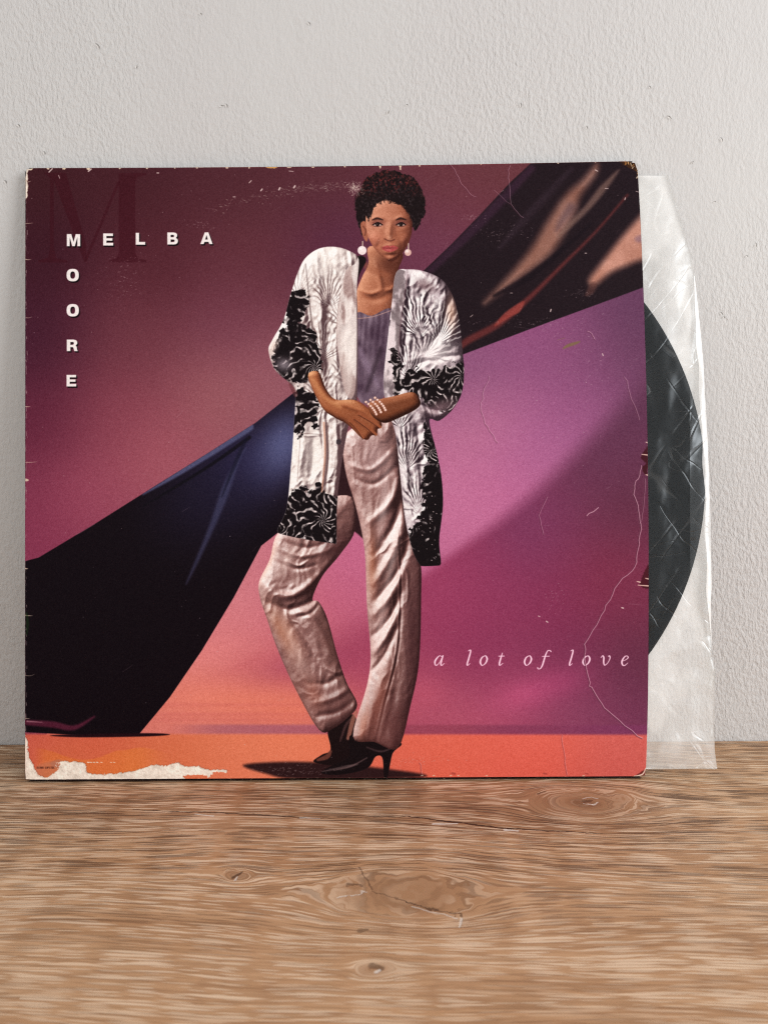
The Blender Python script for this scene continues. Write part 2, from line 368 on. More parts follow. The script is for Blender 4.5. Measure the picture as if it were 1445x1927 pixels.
dim = field([(1200, 760, 92, 48, 76), (1150, 850, 100, 48, 78), (1195, 950, 96, 42, 66), (1000, 1000, 122, 50, 90), (900, 1100, 144, 50, 90), (1150, 1100, 126, 42, 70), (1040, 1150, 134, 44, 82),
             (840, 1120, 160, 58, 98), (840, 1200, 148, 50, 88), (900, 1260, 134, 44, 84), (1060, 1250, 122, 44, 80), (1190, 1250, 98, 42, 66), (1190, 1340, 112, 48, 80), (830, 1320, 178, 78, 104), (960, 1320, 168, 68, 104),
             (640, 1240, 166, 66, 96), (680, 1260, 164, 62, 94), (680, 1330, 196, 82, 100), (900, 1350, 186, 78, 106), (1100, 1350, 140, 62, 96)])
floorc = field([(70, 1400, 200, 88, 76), (180, 1405, 210, 94, 72), (300, 1420, 214, 110, 80), (440, 1415, 226, 124, 92), (120, 1450, 214, 110, 66), (300, 1455, 218, 114, 70), (560, 1410, 230, 126, 94),
                (800, 1400, 226, 106, 88), (800, 1450, 218, 96, 74), (1000, 1400, 226, 104, 90), (1000, 1450, 216, 90, 74), (1180, 1400, 208, 98, 92), (1180, 1450, 196, 88, 80)])
CV[:] = upper(GX, GY)
hz = 1388-(GX-48)*.0005
ev_l, ev_d = lit(GX, GY), dim(GX, GY)
dd = (GX-820)*.655+(GY-1075)*.755+12*np.sin(GX*.011)         # soft diagonal edge across the backdrop
wide = 14+22*sstep(820, 1200, GX)
ks = sstep(-1, 1, dd/wide)
ks = np.where(GX < 768, sstep(-40, 50, (GX-640)*.45+(GY-1195)*.9), ks)[..., None]
_g = lambda a: a+(a.mean(2, keepdims=True)-a)*.09
ev_l, ev_d = _g(ev_l), _g(ev_d)
ks = ks*(1-(sstep(1245, 1330, GY)*sstep(740, 540, GX)))[..., None]
low_bg = ev_l*(1-ks)+ev_d*ks
# the lower-right area replaces the upper backdrop under the sweep of dark cloth
CV[:] = np.where(((GX > 790) & (GY > 672-(GX-870)*.38-8) | (GX <= 790) & (GY > 1000-(GX-520)*.9))[..., None], low_bg, CV)
def glow(cx, cy, rx, ry, col, a, rot=0.0):
    c2, s2 = math.cos(rot), math.sin(rot); x = (GX-cx)*c2+(GY-cy)*s2; y = -(GX-cx)*s2+(GY-cy)*c2
    m = np.exp(-((x/rx)**2+(y/ry)**2))*a; CV[:] += (rgb(col)-CV)*m[..., None]
glow(985, 1312, 60, 28, (200, 86, 128), .5, -.3); glow(1050, 1290, 60, 30, (176, 70, 116), .4, -.3); glow(800, 1310, 40, 30, (196, 88, 112), .4)
glow(380, 1240, 80, 26, (232, 136, 134), .35, -.3); glow(470, 1255, 80, 14, (196, 96, 106), .35, -.35)
for yy, a in ((1336, .16), (1352, .2), (1362, .14)): glow(440, yy, 230, 4, (196, 92, 96), a)
glow(430, 1325, 170, 46, (232, 130, 108), .75); glow(560, 1345, 90, 30, (230, 124, 100), .5)
for yy, a in ((1332, .22), (1350, .25), (1360, .2)): glow(430, yy, 260, 3.5, (198, 96, 94), a)
bandm = sstep(1366, 1373, GY)*sstep(1392, 1384, GY)*sstep(300, 430, GX)
bandc = field([(400, 1378, 176, 100, 110), (560, 1378, 168, 92, 110), (800, 1378, 150, 66, 86), (1000, 1376, 132, 58, 88), (1190, 1376, 122, 54, 92)])(GX, GY)
CV += (bandc-CV)*(bandm*.85)[..., None]
fm_ = sstep(-3.5, 3.5, GY-hz); CV += (floorc(GX, GY)-CV)*fm_[..., None]
# stains on the floor strip
sm = fbm(GX*.02, GY*.05, 4); edge = 1428-12*np.sin(GX*.03)-10*sm
CV += (CV*np.array([1.04, 1.12, .86], np.float32)-CV)*(sstep(0, 3, GY-edge)*sstep(60, 90, GX)*sstep(330, 240, GX)*.9)[..., None]

# --- dark cloth sweeping behind the figure
ptsL = [(40, 1064), (74, 1055), (180, 991), (300, 915), (395, 856), (482, 800), (560, 738), (640, 700), (640, 900), (552, 985), (492, 1032), (440, 1130), (380, 1230), (320, 1318), (262, 1388), (150, 1390), (40, 1384)]
clothL = full(ptsL, soft=1.6, smooth=False)
shape(ptsL, (15, 6, 13), 1.6, smooth=False)
shape([(262, 1386), (320, 1388), (280, 1392), (150, 1394), (100, 1390)], (30, 8, 16), 2.5)
def cglow(M, cx, cy, rx, ry, col, a, rot=0.0):
    c2, s2 = math.cos(rot), math.sin(rot); x = (GX-cx)*c2+(GY-cy)*s2; y = -(GX-cx)*s2+(GY-cy)*c2
    m = np.exp(-((x/rx)**2+(y/ry)**2))*a*M; CV[:] += (rgb(col)-CV)*m[..., None]
cglow(clothL, 470, 880, 120, 70, (50, 46, 86), .9, -.5)
cglow(clothL, 530, 845, 42, 70, (92, 96, 140), .9, .5)
cglow(clothL, 400, 940, 120, 90, (26, 20, 38), .7, -.5)
stroke([(470, 808), (400, 855), (330, 900), (270, 935)], [16, 13, 8, 3], (84, 86, 122), 5, .85, clip=clothL)
stroke([(470, 828), (400, 878), (330, 922), (270, 958)], [7, 6, 5, 2], (12, 8, 16), 3, .8, clip=clothL)
shape([(462, 850), (452, 870), (425, 950), (380, 1050), (350, 1105), (392, 1000), (424, 910)], (72, 74, 108), 7, .55, clip=clothL)
stroke([(463, 832), (440, 885), (418, 940)], [6, 7, 2], (20, 18, 36), 4, .7, clip=clothL)
stroke([(48, 1366), (100, 1370), (140, 1376), (178, 1355)], [10, 12, 9, 3], (98, 32, 56), 5, .75, clip=clothL)
stroke([(52, 1364), (80, 1366)], [3, 1], (190, 140, 150), 2, .6, clip=clothL)
ptsR = [(1008, 300), (960, 345), (900, 410), (850, 462), (795, 515), (760, 560), (780, 700), (868, 672), (1000, 622), (1120, 578), (1222, 540), (1222, 300)]
clothR = full(ptsR, soft=1.8, smooth=False)
shape(ptsR, (30, 19, 25), 1.8, smooth=False)
stroke([(1000, 318), (900, 425), (810, 512)], [14, 18, 12], (60, 34, 54), 9, .6, clip=clothR)
stroke([(1075, 320), (1000, 400), (940, 470)], [8, 16, 6], (52, 38, 48), 10, .5, clip=clothR)
shape([(1122, 312), (1096, 342), (1066, 368), (1030, 420), (1000, 470), (960, 520), (915, 570), (922, 566), (975, 528), (1030, 486), (1062, 440), (1082, 400), (1092, 370), (1120, 330)], lambda x, y: rgb((178, 132, 118))-((1-fbm(x*.03, y*.03, 3))*.20)[..., None], 20, .92, clip=clothR)
shape([(1165, 322), (1130, 352), (1100, 390), (1062, 430), (1048, 450), (1082, 424), (1128, 376)], (120, 92, 84), 8, .7, clip=clothR)
shape([(1070, 385), (1082, 395), (1060, 425), (1046, 438), (1050, 418)], (80, 62, 72), 14, .55, clip=clothR)
stroke([(1110, 425), (1050, 480), (990, 528), (930, 560)], [5, 9, 12, 6], (22, 13, 20), 6, .8, clip=clothR)
stroke([(1180, 370), (1120, 440), (1060, 500), (1000, 560), (940, 612), (880, 645), (862, 662)], [3, 4, 6, 9, 12, 13, 8], (104, 44, 44), 7, .8, clip=clothR)
shape([(985, 570), (978, 590), (960, 600), (930, 618), (950, 592)], (150, 64, 58), 4, .75, clip=clothR)
shape([(1225, 395), (1200, 415), (1165, 455), (1130, 500), (1108, 530), (1118, 540), (1150, 516), (1190, 498), (1225, 478)], lambda x, y: rgb((208, 152, 134))-((1-fbm(x*.03+4, y*.03, 3))*.16)[..., None], 17, .95, clip=clothR)
shape([(1225, 440), (1195, 450), (1200, 460), (1225, 455)], (120, 92, 110), 8, .6, clip=clothR)
shape([(1112, 535), (1100, 560), (1115, 556), (1122, 540)], (90, 56, 52), 6, .6, clip=clothR)

# --- a generic standing model in a shiny jacket and trousers (no likeness)
def relief(P, D, amp, tones, folds=(), noise=None, pattern=None, soft=1.3, blur=3, clip=None, spec=0.0, k=1.0, L=(-.55, -.58, .60)):
    """a printed shape shaded as rounded, folded cloth or skin lit from the upper left"""
    sl, m = poly_mask(P, soft); x, y = GX[sl], GY[sl]
    d = sdf([spline(P)], x, y); dep = np.clip(-d, 0, D)/D; H = amp*D*np.sqrt(np.clip(1-(1-dep)**2, 0, 1))
    for pts, w, h in folds:
        Q = spline(pts, 5, False); n = len(Q)-1; best = np.full(x.shape, 1e9); T = np.zeros(x.shape)
        for i in range(n):
            q, t = seg_d2(x, y, Q[i], Q[i+1]); mm = q < best; best = np.where(mm, q, best); T = np.where(mm, (i+t)/n, T)
        H = H+h*np.exp(-best/(w*w))*np.clip(np.sin(math.pi*np.clip(T*.92+.04, 0, 1)), 0, 1)**.6
    if noise is not None: H = H+noise(x, y)
    for _ in range(blur):
        Hp = np.pad(H, 1, 'edge'); H = (Hp[:-2, 1:-1]+Hp[2:, 1:-1]+Hp[1:-1, :-2]+Hp[1:-1, 2:]+Hp[1:-1, 1:-1])/5
    Hy, Hx = np.gradient(H); Hx, Hy = -Hx*PXS*k, -Hy*PXS*k
    nl = np.sqrt(Hx**2+Hy**2+1); v = (Hx*L[0]+Hy*L[1]+L[2])/nl/L[2]
    hv = np.array([L[0], L[1], L[2]+1]); hv = hv/np.linalg.norm(hv); sp = np.clip((Hx*hv[0]+Hy*hv[1]+hv[2])/nl, 0, 1)**26*spec
    t = np.clip((v-.15)/1.35, 0, 1); dk, md, lt = (rgb(c2) for c2 in tones)
    c2 = np.where((t < .6)[..., None], dk+(md-dk)*(np.clip(t/.6, 0, 1)**1.1)[..., None], md+(lt-md)*(np.clip((t-.6)/.4, 0, 1))[..., None])
    c2 = c2+(1-c2)*sp[..., None]
    if pattern is not None: c2 = pattern(x, y, c2)
    c2 = c2+((fbm(x*.6, y*.6, 2)-.5)*.06)[..., None]
    if clip is not None: m = m*clip[sl]
    CV[sl] += (np.clip(c2, 0, 1)-CV[sl])*m[..., None]
def fold_noise(seed, a1, a2, fx, fy):
    def f(x, y):
        w = fbm(x*.015+seed, y*.015, 2)*2
        r1 = 1-np.abs(fbm(x*fx+y*fy*.6+w+seed, y*fy-x*fx*.3+w, 3)*2-1)
        return r1**2*a1+fbm(x*.12+seed, y*.09, 3)*a2
    return f
# floor shadow and shoes
shape([(458, 1446), (530, 1440), (620, 1442), (720, 1452), (800, 1464), (760, 1470), (560, 1472), (500, 1462)], (44, 22, 24), 7)
shape([(618, 1372), (664, 1350), (676, 1400), (662, 1432), (632, 1446), (590, 1440), (606, 1426), (622, 1416)], (24, 12, 14), 1.5)
stroke([(598, 1436), (615, 1430), (622, 1420)], [5, 9, 5], (120, 66, 54), 2.5, .8)
stroke([(655, 1395), (664, 1360), (670, 1345)], [7, 9, 5], (168, 108, 92), 3, .75)
shape([(664, 1386), (752, 1402), (738, 1424), (729, 1466), (722, 1466), (719, 1432), (706, 1430), (690, 1452), (640, 1464), (604, 1460), (630, 1444), (656, 1430)], (20, 11, 14), 1.3)
stroke([(606, 1458), (650, 1449), (672, 1444)], [2, 5, 3], (120, 96, 96), 2, .5)
stroke([(640, 1400), (650, 1372), (660, 1358)], [3, 5, 3], (92, 62, 62), 3, .6); stroke([(690, 1412), (716, 1420), (740, 1412)], [2, 4, 2], (84, 60, 62), 3, .6); stroke([(628, 1456), (660, 1448), (690, 1432)], [1.5, 3, 2], (110, 84, 84), 2, .6)
# trousers
legL = [(526, 1004), (508, 1058), (488, 1100), (490, 1132), (502, 1168), (522, 1226), (556, 1302), (600, 1379), (626, 1377), (652, 1358), (672, 1332), (652, 1290), (634, 1236), (616, 1170), (600, 1138), (588, 1132), (606, 1090), (640, 1048), (668, 1002), (662, 940), (600, 950)]
legR = [(648, 826), (690, 800), (744, 800), (752, 880), (764, 985), (790, 1060), (792, 1130), (788, 1250), (772, 1332), (748, 1413), (704, 1402), (664, 1392), (690, 1296), (697, 1236), (690, 1140), (686, 1040), (670, 960), (650, 890)]
mL = full(legL, soft=1.3); mR = full(legR, soft=1.3)
TR = ((46, 24, 25), (136, 95, 91), (244, 212, 206))
shape([(640, 850), (652, 838), (664, 930), (690, 1002), (686, 1020), (662, 1004), (632, 1024), (630, 940)], (44, 22, 26), 3)
relief(legL, 40, .55, TR, [([(498, 1110), (535, 1128), (580, 1108), (622, 1062)], 8, 9), ([(500, 1136), (545, 1152), (594, 1134)], 7, -8), ([(508, 1160), (534, 1210), (566, 1270), (600, 1330)], 12, 8),
    ([(530, 1150), (570, 1200), (606, 1262)], 7, -6), ([(560, 1150), (596, 1180), (628, 1250)], 7, 6), ([(530, 1040), (570, 1052), (620, 1040)], 5, 4), ([(520, 1062), (560, 1076), (600, 1066)], 4, -3), ([(534, 1024), (580, 1036), (640, 1016)], 5, -4),
    ([(590, 1330), (630, 1318), (662, 1296)], 6, 6), ([(596, 1352), (634, 1346), (668, 1322)], 6, -6), ([(576, 1290), (612, 1292), (646, 1272)], 6, -5), ([(612, 1262), (636, 1272), (652, 1262)], 4, 4), ([(600, 1140), (584, 1160), (556, 1166)], 4, -5), ([(540, 1060), (562, 1070), (580, 1060)], 2.5, 3)],
    fold_noise(3, 4, 1.8, .03, .008), spec=.75, k=.58)
for x, y, rx, ry, c2, a, ro in ((535, 1195, 16, 50, (170, 92, 56), .55, -.5), (590, 1310, 16, 30, (176, 100, 80), .45, -.4), (640, 1030, 26, 34, (70, 38, 40), .7, .5), (506, 1060, 8, 40, (248, 206, 186), .5, .35), (620, 1215, 16, 60, (104, 66, 62), .6, -.35), (520, 1240, 10, 70, (126, 92, 104), .5, -.35), (552, 1220, 9, 64, (240, 210, 202), .45, -.45), (540, 1060, 10, 36, (246, 222, 214), .4, .5), (640, 1335, 34, 34, (100, 62, 60), .55, 0), (560, 1300, 20, 60, (124, 78, 70), .4, -.4)):
    cglow(mL, x, y, rx, ry, c2, a, ro)
relief(legR, 44, .55, TR, [([(660, 880), (700, 888), (742, 850)], 5, 4), ([(668, 905), (705, 915), (748, 880)], 5, -4), ([(752, 895), (738, 945), (700, 985)], 7, 8), ([(756, 925), (744, 985), (706, 1050)], 7, -8), ([(762, 980), (742, 1040), (700, 1110)], 8, 9),
    ([(770, 1010), (752, 1075), (702, 1140)], 7, -8), ([(760, 1070), (736, 1125), (698, 1168)], 7, 7), ([(760, 1110), (732, 1170), (698, 1205)], 6, -7), ([(752, 1150), (728, 1200), (698, 1240)], 6, 6), ([(748, 1185), (722, 1240), (696, 1272)], 5, -5),
    ([(690, 960), (698, 1040), (696, 1100)], 9, 5), ([(738, 1230), (712, 1310), (686, 1385)], 10, 5), ([(754, 1250), (738, 1330), (722, 1400)], 8, -4), ([(752, 1000), (755, 1110), (749, 1230), (724, 1330), (708, 1398)], 2.2, -2.2), ([(748, 1000), (751, 1110), (745, 1230), (720, 1330), (704, 1398)], 2.2, 2.0)],
    fold_noise(8, 4, 1.8, .034, .008), spec=.75, k=.58)
for x, y, rx, ry, c2, a, ro in ((700, 1070, 10, 60, (168, 96, 66), .55, 0), (712, 1330, 14, 60, (150, 80, 62), .55, .25), (776, 1200, 16, 160, (66, 34, 38), .7, 0.05), (742, 1370, 24, 60, (74, 38, 40), .65, 0), (710, 1380, 40, 60, (110, 62, 58), .5, 0), (690, 1180, 14, 40, (120, 76, 74), .4, 0), (684, 1368, 8, 30, (206, 128, 100), .45, .2), (705, 860, 30, 40, (224, 200, 202), .35, 0), (722, 950, 9, 60, (250, 230, 228), .45, .12), (738, 1060, 7, 60, (246, 222, 218), .4, .2), (716, 1180, 8, 50, (240, 214, 210), .4, .15)):
    cglow(mR, x, y, rx, ry, c2, a, ro)
# jacket: two sides, sleeves
jl = [(676, 492), (656, 474), (628, 467), (600, 471), (576, 488), (562, 514), (548, 556), (534, 606), (514, 642), (506, 664), (518, 700), (542, 722), (556, 742), (554, 800), (548, 880), (540, 960), (524, 998), (523, 1006), (530, 1010), (570, 1019), (626, 1027), (633, 1024), (634, 960), (640, 900), (650, 836), (662, 780), (672, 745), (674, 620), (672, 545)]
jr = [(746, 516), (770, 510), (800, 514), (832, 530), (852, 560), (864, 606), (870, 660), (873, 704), (868, 745), (850, 776), (826, 796), (808, 796), (822, 858), (830, 900), (833, 955), (826, 1020), (829, 1060), (828, 1067), (824, 1069), (796, 1070), (789, 1066), (776, 1040), (762, 980), (752, 890), (744, 820), (728, 770), (722, 720), (730, 640), (738, 570)]
# neck, chest, camisole
relief([(696, 466), (756, 476), (750, 510), (744, 540), (736, 600), (672, 612), (670, 560), (682, 524), (694, 500)], 30, .35, ((72, 33, 24), (164, 98, 72), (218, 154, 122)), [([(706, 492), (714, 525), (720, 552)], 5, 3), ([(676, 548), (698, 556), (716, 550)], 4, 2.5), ([(724, 550), (736, 548), (744, 540)], 4, 2.5), ([(680, 562), (704, 568), (730, 560)], 6, -2), ([(690, 590), (704, 600), (716, 596)], 8, 2)], None, None, 1.5, 6)
cglow(full([(696, 466), (756, 476), (750, 510), (744, 540), (736, 600), (672, 612), (670, 560), (682, 524), (694, 500)]), 734, 500, 26, 22, (84, 42, 32), .85, .3)
shape([(684, 494), (706, 505), (735, 520), (720, 524), (690, 512)], (150, 86, 62), 6, .5)
cg = lambda x, y: (rgb((96, 76, 92))+((fbm(x*.05+4, y*.03, 4)-.5)*.42)[..., None]+(np.sin(x*.55+6*fbm(x*.02, y*.03, 2))*.05*sstep(720, 600, y))[..., None])
shape([(668, 602), (700, 598), (738, 586), (734, 660), (722, 752), (672, 750)], cg, 1.3)
stroke([(670, 603), (700, 600), (736, 588)], 1.6, (190, 150, 140), 1.2, .7)
stroke([(676, 660), (690, 690), (712, 730)], [8, 12, 5], (146, 124, 146), 8, .5); stroke([(716, 660), (704, 700), (690, 740)], [6, 9, 5], (44, 30, 40), 7, .6)
shape([(672, 486), (690, 492), (674, 530), (668, 610), (672, 748), (664, 748), (660, 600), (662, 520)], (24, 14, 16), 2)
def leaves(bursts, col=(70, 48, 54), hi=(255, 250, 246)):
    """palm-leaf bursts of thin veins"""
    def f(x, y, c2):
        w = fbm(x*.05, y*.05, 3)-.5; g = sstep(.35, .6, fbm(x*.04+5, y*.04+2, 2))
        for cx, cy, rx, ry, n, amp, ro in bursts:
            a, b = math.cos(ro), math.sin(ro); u = ((x-cx)*a+(y-cy)*b)/rx; v = (-((x-cx)*-b+(y-cy)*a)+ry*.75)/(ry*1.7)
            th = np.arctan2(u*.8, np.maximum(v, -.2)+.04)+w*.35; r = np.hypot(u*.8, v)
            st = np.sin(n*th*1.05+3*np.abs(th)*r); m = sstep(1.05, .7, r+w*.6)*sstep(.02, .14, r)*sstep(1.5, 1.15, np.abs(th))
            k = np.clip(sstep(.1, .9, st)*m*amp*(.35+.75*g), 0, .9); c2 = c2+(rgb(col)-c2)*k[..., None]
            k = np.clip(sstep(-.4, -.95, st)*m*amp*.6, 0, .8); c2 = c2+(rgb(hi)-c2)*k[..., None]
        return c2
    return f
JL = ((84, 60, 64), (206, 190, 186), (255, 250, 246)); JR = ((46, 32, 40), (186, 168, 174), (255, 250, 250))
mjl = full(jl, soft=1.3); mjr = full(jr, soft=1.3)
relief(jl, 34, .55, JL, [([(585, 490), (600, 560), (604, 640), (600, 710)], 8, 6), ([(570, 520), (582, 600), (592, 690)], 5, -6), ([(650, 520), (638, 600), (634, 680), (644, 750)], 5, 4), ([(622, 560), (616, 640), (620, 720)], 7, -4), ([(610, 780), (612, 860), (604, 930)], 3, 5), ([(616, 780), (619, 860), (612, 930)], 3, -4),
    ([(546, 560), (560, 610), (556, 650)], 6, 6), ([(516, 660), (540, 650), (580, 655)], 6, 7), ([(515, 690), (545, 690), (590, 700)], 5, -6), ([(560, 820), (580, 825), (606, 822)], 2, 2.5), ([(570, 830), (566, 880), (556, 920)], 7, 5), ([(590, 830), (588, 880), (580, 930)], 6, -5), ([(630, 800), (636, 870), (626, 960)], 5, 5)],
    fold_noise(2, 6, 3, .04, .011), leaves([(622, 540, 44, 50, 30, .7, .1), (612, 640, 40, 52, 28, .7, .15), (640, 590, 26, 40, 22, .5, -.3), (600, 720, 34, 40, 26, .6, .1), (645, 690, 22, 46, 20, .5, -.2), (572, 530, 26, 40, 20, .5, .4)], (92, 64, 64)), spec=.85)
relief(jr, 34, .6, JR, [([(760, 530), (752, 620), (744, 720)], 5, 6), ([(772, 530), (766, 620), (758, 700)], 4, -6), ([(800, 520), (830, 545), (850, 600)], 9, 6), ([(850, 560), (832, 620), (800, 670)], 6, -8), ([(862, 600), (840, 650), (800, 690)], 7, 9), ([(780, 690), (820, 680), (868, 672)], 5, -7), ([(800, 660), (836, 650), (866, 640)], 8, 6),
    ([(780, 740), (820, 752), (866, 736)], 6, 6), ([(786, 764), (824, 776), (858, 760)], 5, -6), ([(760, 800), (764, 880), (776, 960)], 5, 6), ([(786, 800), (792, 880), (800, 950)], 6, -6), ([(806, 810), (818, 880), (822, 960)], 6, 5), ([(742, 690), (752, 720), (746, 760)], 4, -5), ([(758, 900), (770, 960), (784, 1010)], 4, 4)],
    fold_noise(5, 7, 3, .03, .014), leaves([(784, 590, 50, 60, 30, 1.0, -.1), (838, 610, 40, 50, 26, .95, .35), (766, 680, 34, 46, 26, .9, -.15), (812, 650, 36, 36, 22, .8, .5), (768, 850, 36, 46, 26, 1.0, .1), (784, 930, 32, 52, 24, .9, -.1), (752, 780, 26, 36, 20, .9, 0)], (42, 28, 36)), spec=.8)
# collar facings
shape([(668, 500), (676, 488), (672, 560), (672, 640), (668, 742), (650, 742), (634, 640), (640, 560), (652, 512)], lambda x, y: rgb((240, 229, 225))-(sstep(.40, .64, fbm(x*.07+3, y*.022, 4))*.34+sstep(655, 630, x-(y-600)*.02)*.12)[..., None]*np.array([.8, 1, 1], np.float32), 2, .85, clip=mjl)
shape([(746, 514), (768, 520), (760, 560), (752, 640), (744, 740), (728, 764), (722, 720), (732, 640), (738, 570)], lambda x, y: rgb((226, 210, 214))-(sstep(.42, .62, fbm(x*.06+8, y*.035, 4))*.42)[..., None], 2, .9, clip=mjr)
stroke([(768, 520), (760, 570), (752, 640), (746, 740)], 2, (96, 66, 74), 2, .6, clip=mjr)
stroke([(640, 560), (634, 640), (648, 740)], 1.6, (150, 120, 116), 2, .5, clip=mjl)
stroke([(576, 500), (586, 600), (598, 720)], [2, 3, 3], (84, 60, 60), 2.5, .6, clip=mjl)
glow_l = [(612, 500, 36, 40), (655, 690, 14, 60), (590, 860, 26, 60)]
for gx_, gy_, rx, ry in glow_l: cglow(mjl, gx_, gy_, rx, ry, (252, 246, 240), .5)
cglow(mjr, 820, 670, 34, 26, (246, 236, 236), .7, -.4); cglow(mjr, 800, 540, 20, 12, (120, 92, 96), .7, .3); cglow(mjr, 850, 590, 10, 30, (206, 160, 134), .6)
# black sequinned patches with curled silver threads
def furry(seed, dens=.60, silver=(214, 200, 200), fr=.09):
    r_ = np.random.default_rng(int(seed*100)); cent = r_.random((60, 2))*np.array([380, 640])+np.array([490, 480])
    def f(x, y):
        w = fbm(x*.05+seed, y*.05, 3); d = np.full(x.shape, 1e9); th = np.zeros(x.shape)
        for k, (a, b) in enumerate(cent):
            q = (x-a)**2+(y-b)**2; m = q < d; d = np.where(m, q, d); th = np.where(m, np.arctan2(y-b, x-a)+k, th)
        r = np.sqrt(d); st = np.sin(th*12+r*.30+w*12); t = fbm(x*.09+seed, y*.09, 3)
        k = np.clip(sstep(.2, .95, st)*sstep(dens-.28, dens+.04, t), 0, 1)[..., None]
        return rgb((18, 11, 14))*(1-k)+rgb(silver)*k*(.55+.6*vnoise(x*.3, y*.3))[..., None]
    return f
for P, sd, dn_, cl in (([(548, 560), (572, 545), (582, 570), (566, 605), (548, 618), (534, 608)], 1, .62, mjl), ([(528, 628), (560, 612), (590, 626), (602, 660), (606, 700), (584, 716), (556, 724), (530, 706), (512, 676)], 2, .58, mjl),
                   ([(556, 738), (590, 745), (596, 770), (600, 812), (578, 800), (562, 830), (552, 800)], 3, .56, mjl),
                   ([(548, 935), (566, 918), (584, 932), (600, 912), (618, 938), (640, 945), (636, 1030), (570, 1036), (510, 1014), (530, 960)], 4, .57, mjl),
                   ([(752, 720), (775, 700), (820, 700), (876, 690), (880, 745), (850, 780), (800, 760), (770, 740)], 5, .58, mjr),
                   ([(738, 660), (756, 690), (752, 750), (740, 740)], 6, .55, mjr),
                   ([(800, 800), (826, 870), (812, 900), (798, 840)], 7, .55, mjr),
                   ([(806, 880), (830, 896), (846, 960), (846, 1085), (780, 1085), (762, 1020), (782, 990), (796, 960), (794, 905)], 8, .80, mjr)):
    shape(P, furry(sd*3.7, dn_), 2.0, 1.0, clip=cl, rough=9, rs=.13)
cglow(mjr, 830, 770, 30, 12, (150, 118, 126), .6, -.3)
cglow(mjl, 535, 690, 14, 12, (190, 176, 186), .6); cglow(mjl, 516, 655, 6, 16, (226, 200, 190), .7, .4)
for _ in range(26):
    x, y = random.uniform(785, 826), random.uniform(930, 1060)
    stroke([(x, y), (x+.6, y+.4)], random.uniform(.8, 1.8), (226, 206, 206), 1.0, .8, clip=mjr, smooth=False)
# folds on the jacket fronts
stroke([(610, 800), (612, 860), (606, 930)], [4, 4, 3], (198, 140, 116), 2.5, .7, clip=mjl)
stroke([(616, 800), (618, 860), (612, 930)], [2, 2, 2], (110, 80, 78), 2, .6, clip=mjl)
stroke([(566, 820), (606, 822)], 1.5, (120, 92, 90), 1.5, .6, clip=mjl); stroke([(566, 820), (560, 910)], 1.5, (150, 116, 112), 1.5, .5, clip=mjl)
stroke([(640, 830), (632, 940)], [3, 4], (92, 66, 68), 3, .5, clip=mjl); shape([(634, 832), (641, 832), (641, 840), (634, 840)], (58, 46, 52), 1.5)
shape([(544, 722), (560, 742), (556, 752), (548, 738)], (96, 50, 52), 2, .6)
# arms and hands
armL = [(580, 712), (600, 704), (614, 736), (632, 756), (668, 757), (696, 774), (714, 792), (719, 806), (711, 812), (709, 822), (699, 824), (692, 832), (680, 828), (664, 812), (650, 800), (630, 790), (606, 770)]
relief(armL, 11, .8, ((58, 24, 16), (156, 88, 56), (226, 164, 120)), [([(676, 786), (700, 800), (714, 812)], 2, -2.5), ([(668, 796), (690, 812), (704, 826)], 2, -2.5), ([(660, 800), (672, 816), (682, 830)], 2, -2), ([(640, 762), (666, 772), (690, 780)], 5, 2)], None, None, 1.3, 2)
cglow(full(armL), 676, 800, 40, 20, (112, 58, 38), .5, .4); stroke([(590, 718), (612, 752), (640, 770)], [6, 8, 6], (206, 142, 96), 6, .55)
armR = [(776, 742), (790, 756), (786, 772), (748, 792), (722, 800), (700, 786), (694, 764), (712, 756), (740, 750)]
relief(armR, 14, .7, ((44, 18, 12), (112, 60, 38), (176, 112, 80)), (), None, None, 1.4, 2); stroke([(705, 762), (740, 756), (776, 748)], [5, 5, 3], (150, 86, 58), 4, .6)
for P in ([(676, 782), (700, 796), (716, 808)], [(668, 790), (690, 806), (708, 822)], [(660, 796), (674, 812), (684, 828)]):
    stroke(P, [8, 7, 4.5], (146, 80, 52), 1.6); stroke([(q[0]-1, q[1]+3.4) for q in P], [1.2, 1.4, 1], (64, 28, 20), 1.4, .8)
stroke([(640, 762), (672, 772), (690, 782)], [5, 6, 3], (182, 112, 76), 4, .5)
for k in range(3):
    for t in np.linspace(0, 1, 7):
        x = 689+k*8.5+19*t+3*math.sin(t*3); y = 761-k*4+23*t
        shape([(x-3, y), (x, y-3), (x+3, y), (x, y+3)], (150, 96, 84), 1.0); shape([(x-2.5, y-.3), (x, y-2.8), (x+2.3, y-.3), (x, y+1.9)], (232, 196, 182), 1.0); stroke([(x-.6, y-.6), (x, y-.6)], .9, (255, 240, 234), .8, .9, smooth=False)
# head: hair, face, generic features
curl = lambda x, y: rgb((24, 15, 17))+(rgb((92, 36, 36))-rgb((24, 15, 17)))*(sstep(.52, .70, fbm(x*.32, y*.32, 3, .6))*sstep(384, 336, y))[..., None]+(rgb((52, 48, 50))*(sstep(.56, .7, fbm(x*.3+7, y*.3, 3))*.35)[..., None])
shape([(672, 372), (690, 338), (722, 322), (755, 324), (785, 342), (799, 372), (799, 402), (791, 424), (781, 436), (773, 428), (740, 436), (688, 448), (678, 432), (671, 405)], curl, 2.0, rough=4.5, rs=.14)
shape([(679, 424), (688, 419), (694, 440), (691, 457), (684, 448)], (164, 98, 76), 1.8); stroke([(684, 428), (689, 436), (687, 446)], [2, 3, 2], (98, 50, 38), 2, .7)
face = [(690, 402), (706, 384), (730, 376), (756, 386), (773, 408), (776, 434), (769, 460), (753, 485), (737, 495), (721, 488), (701, 464), (691, 438)]
mf = full(face, soft=1.5)
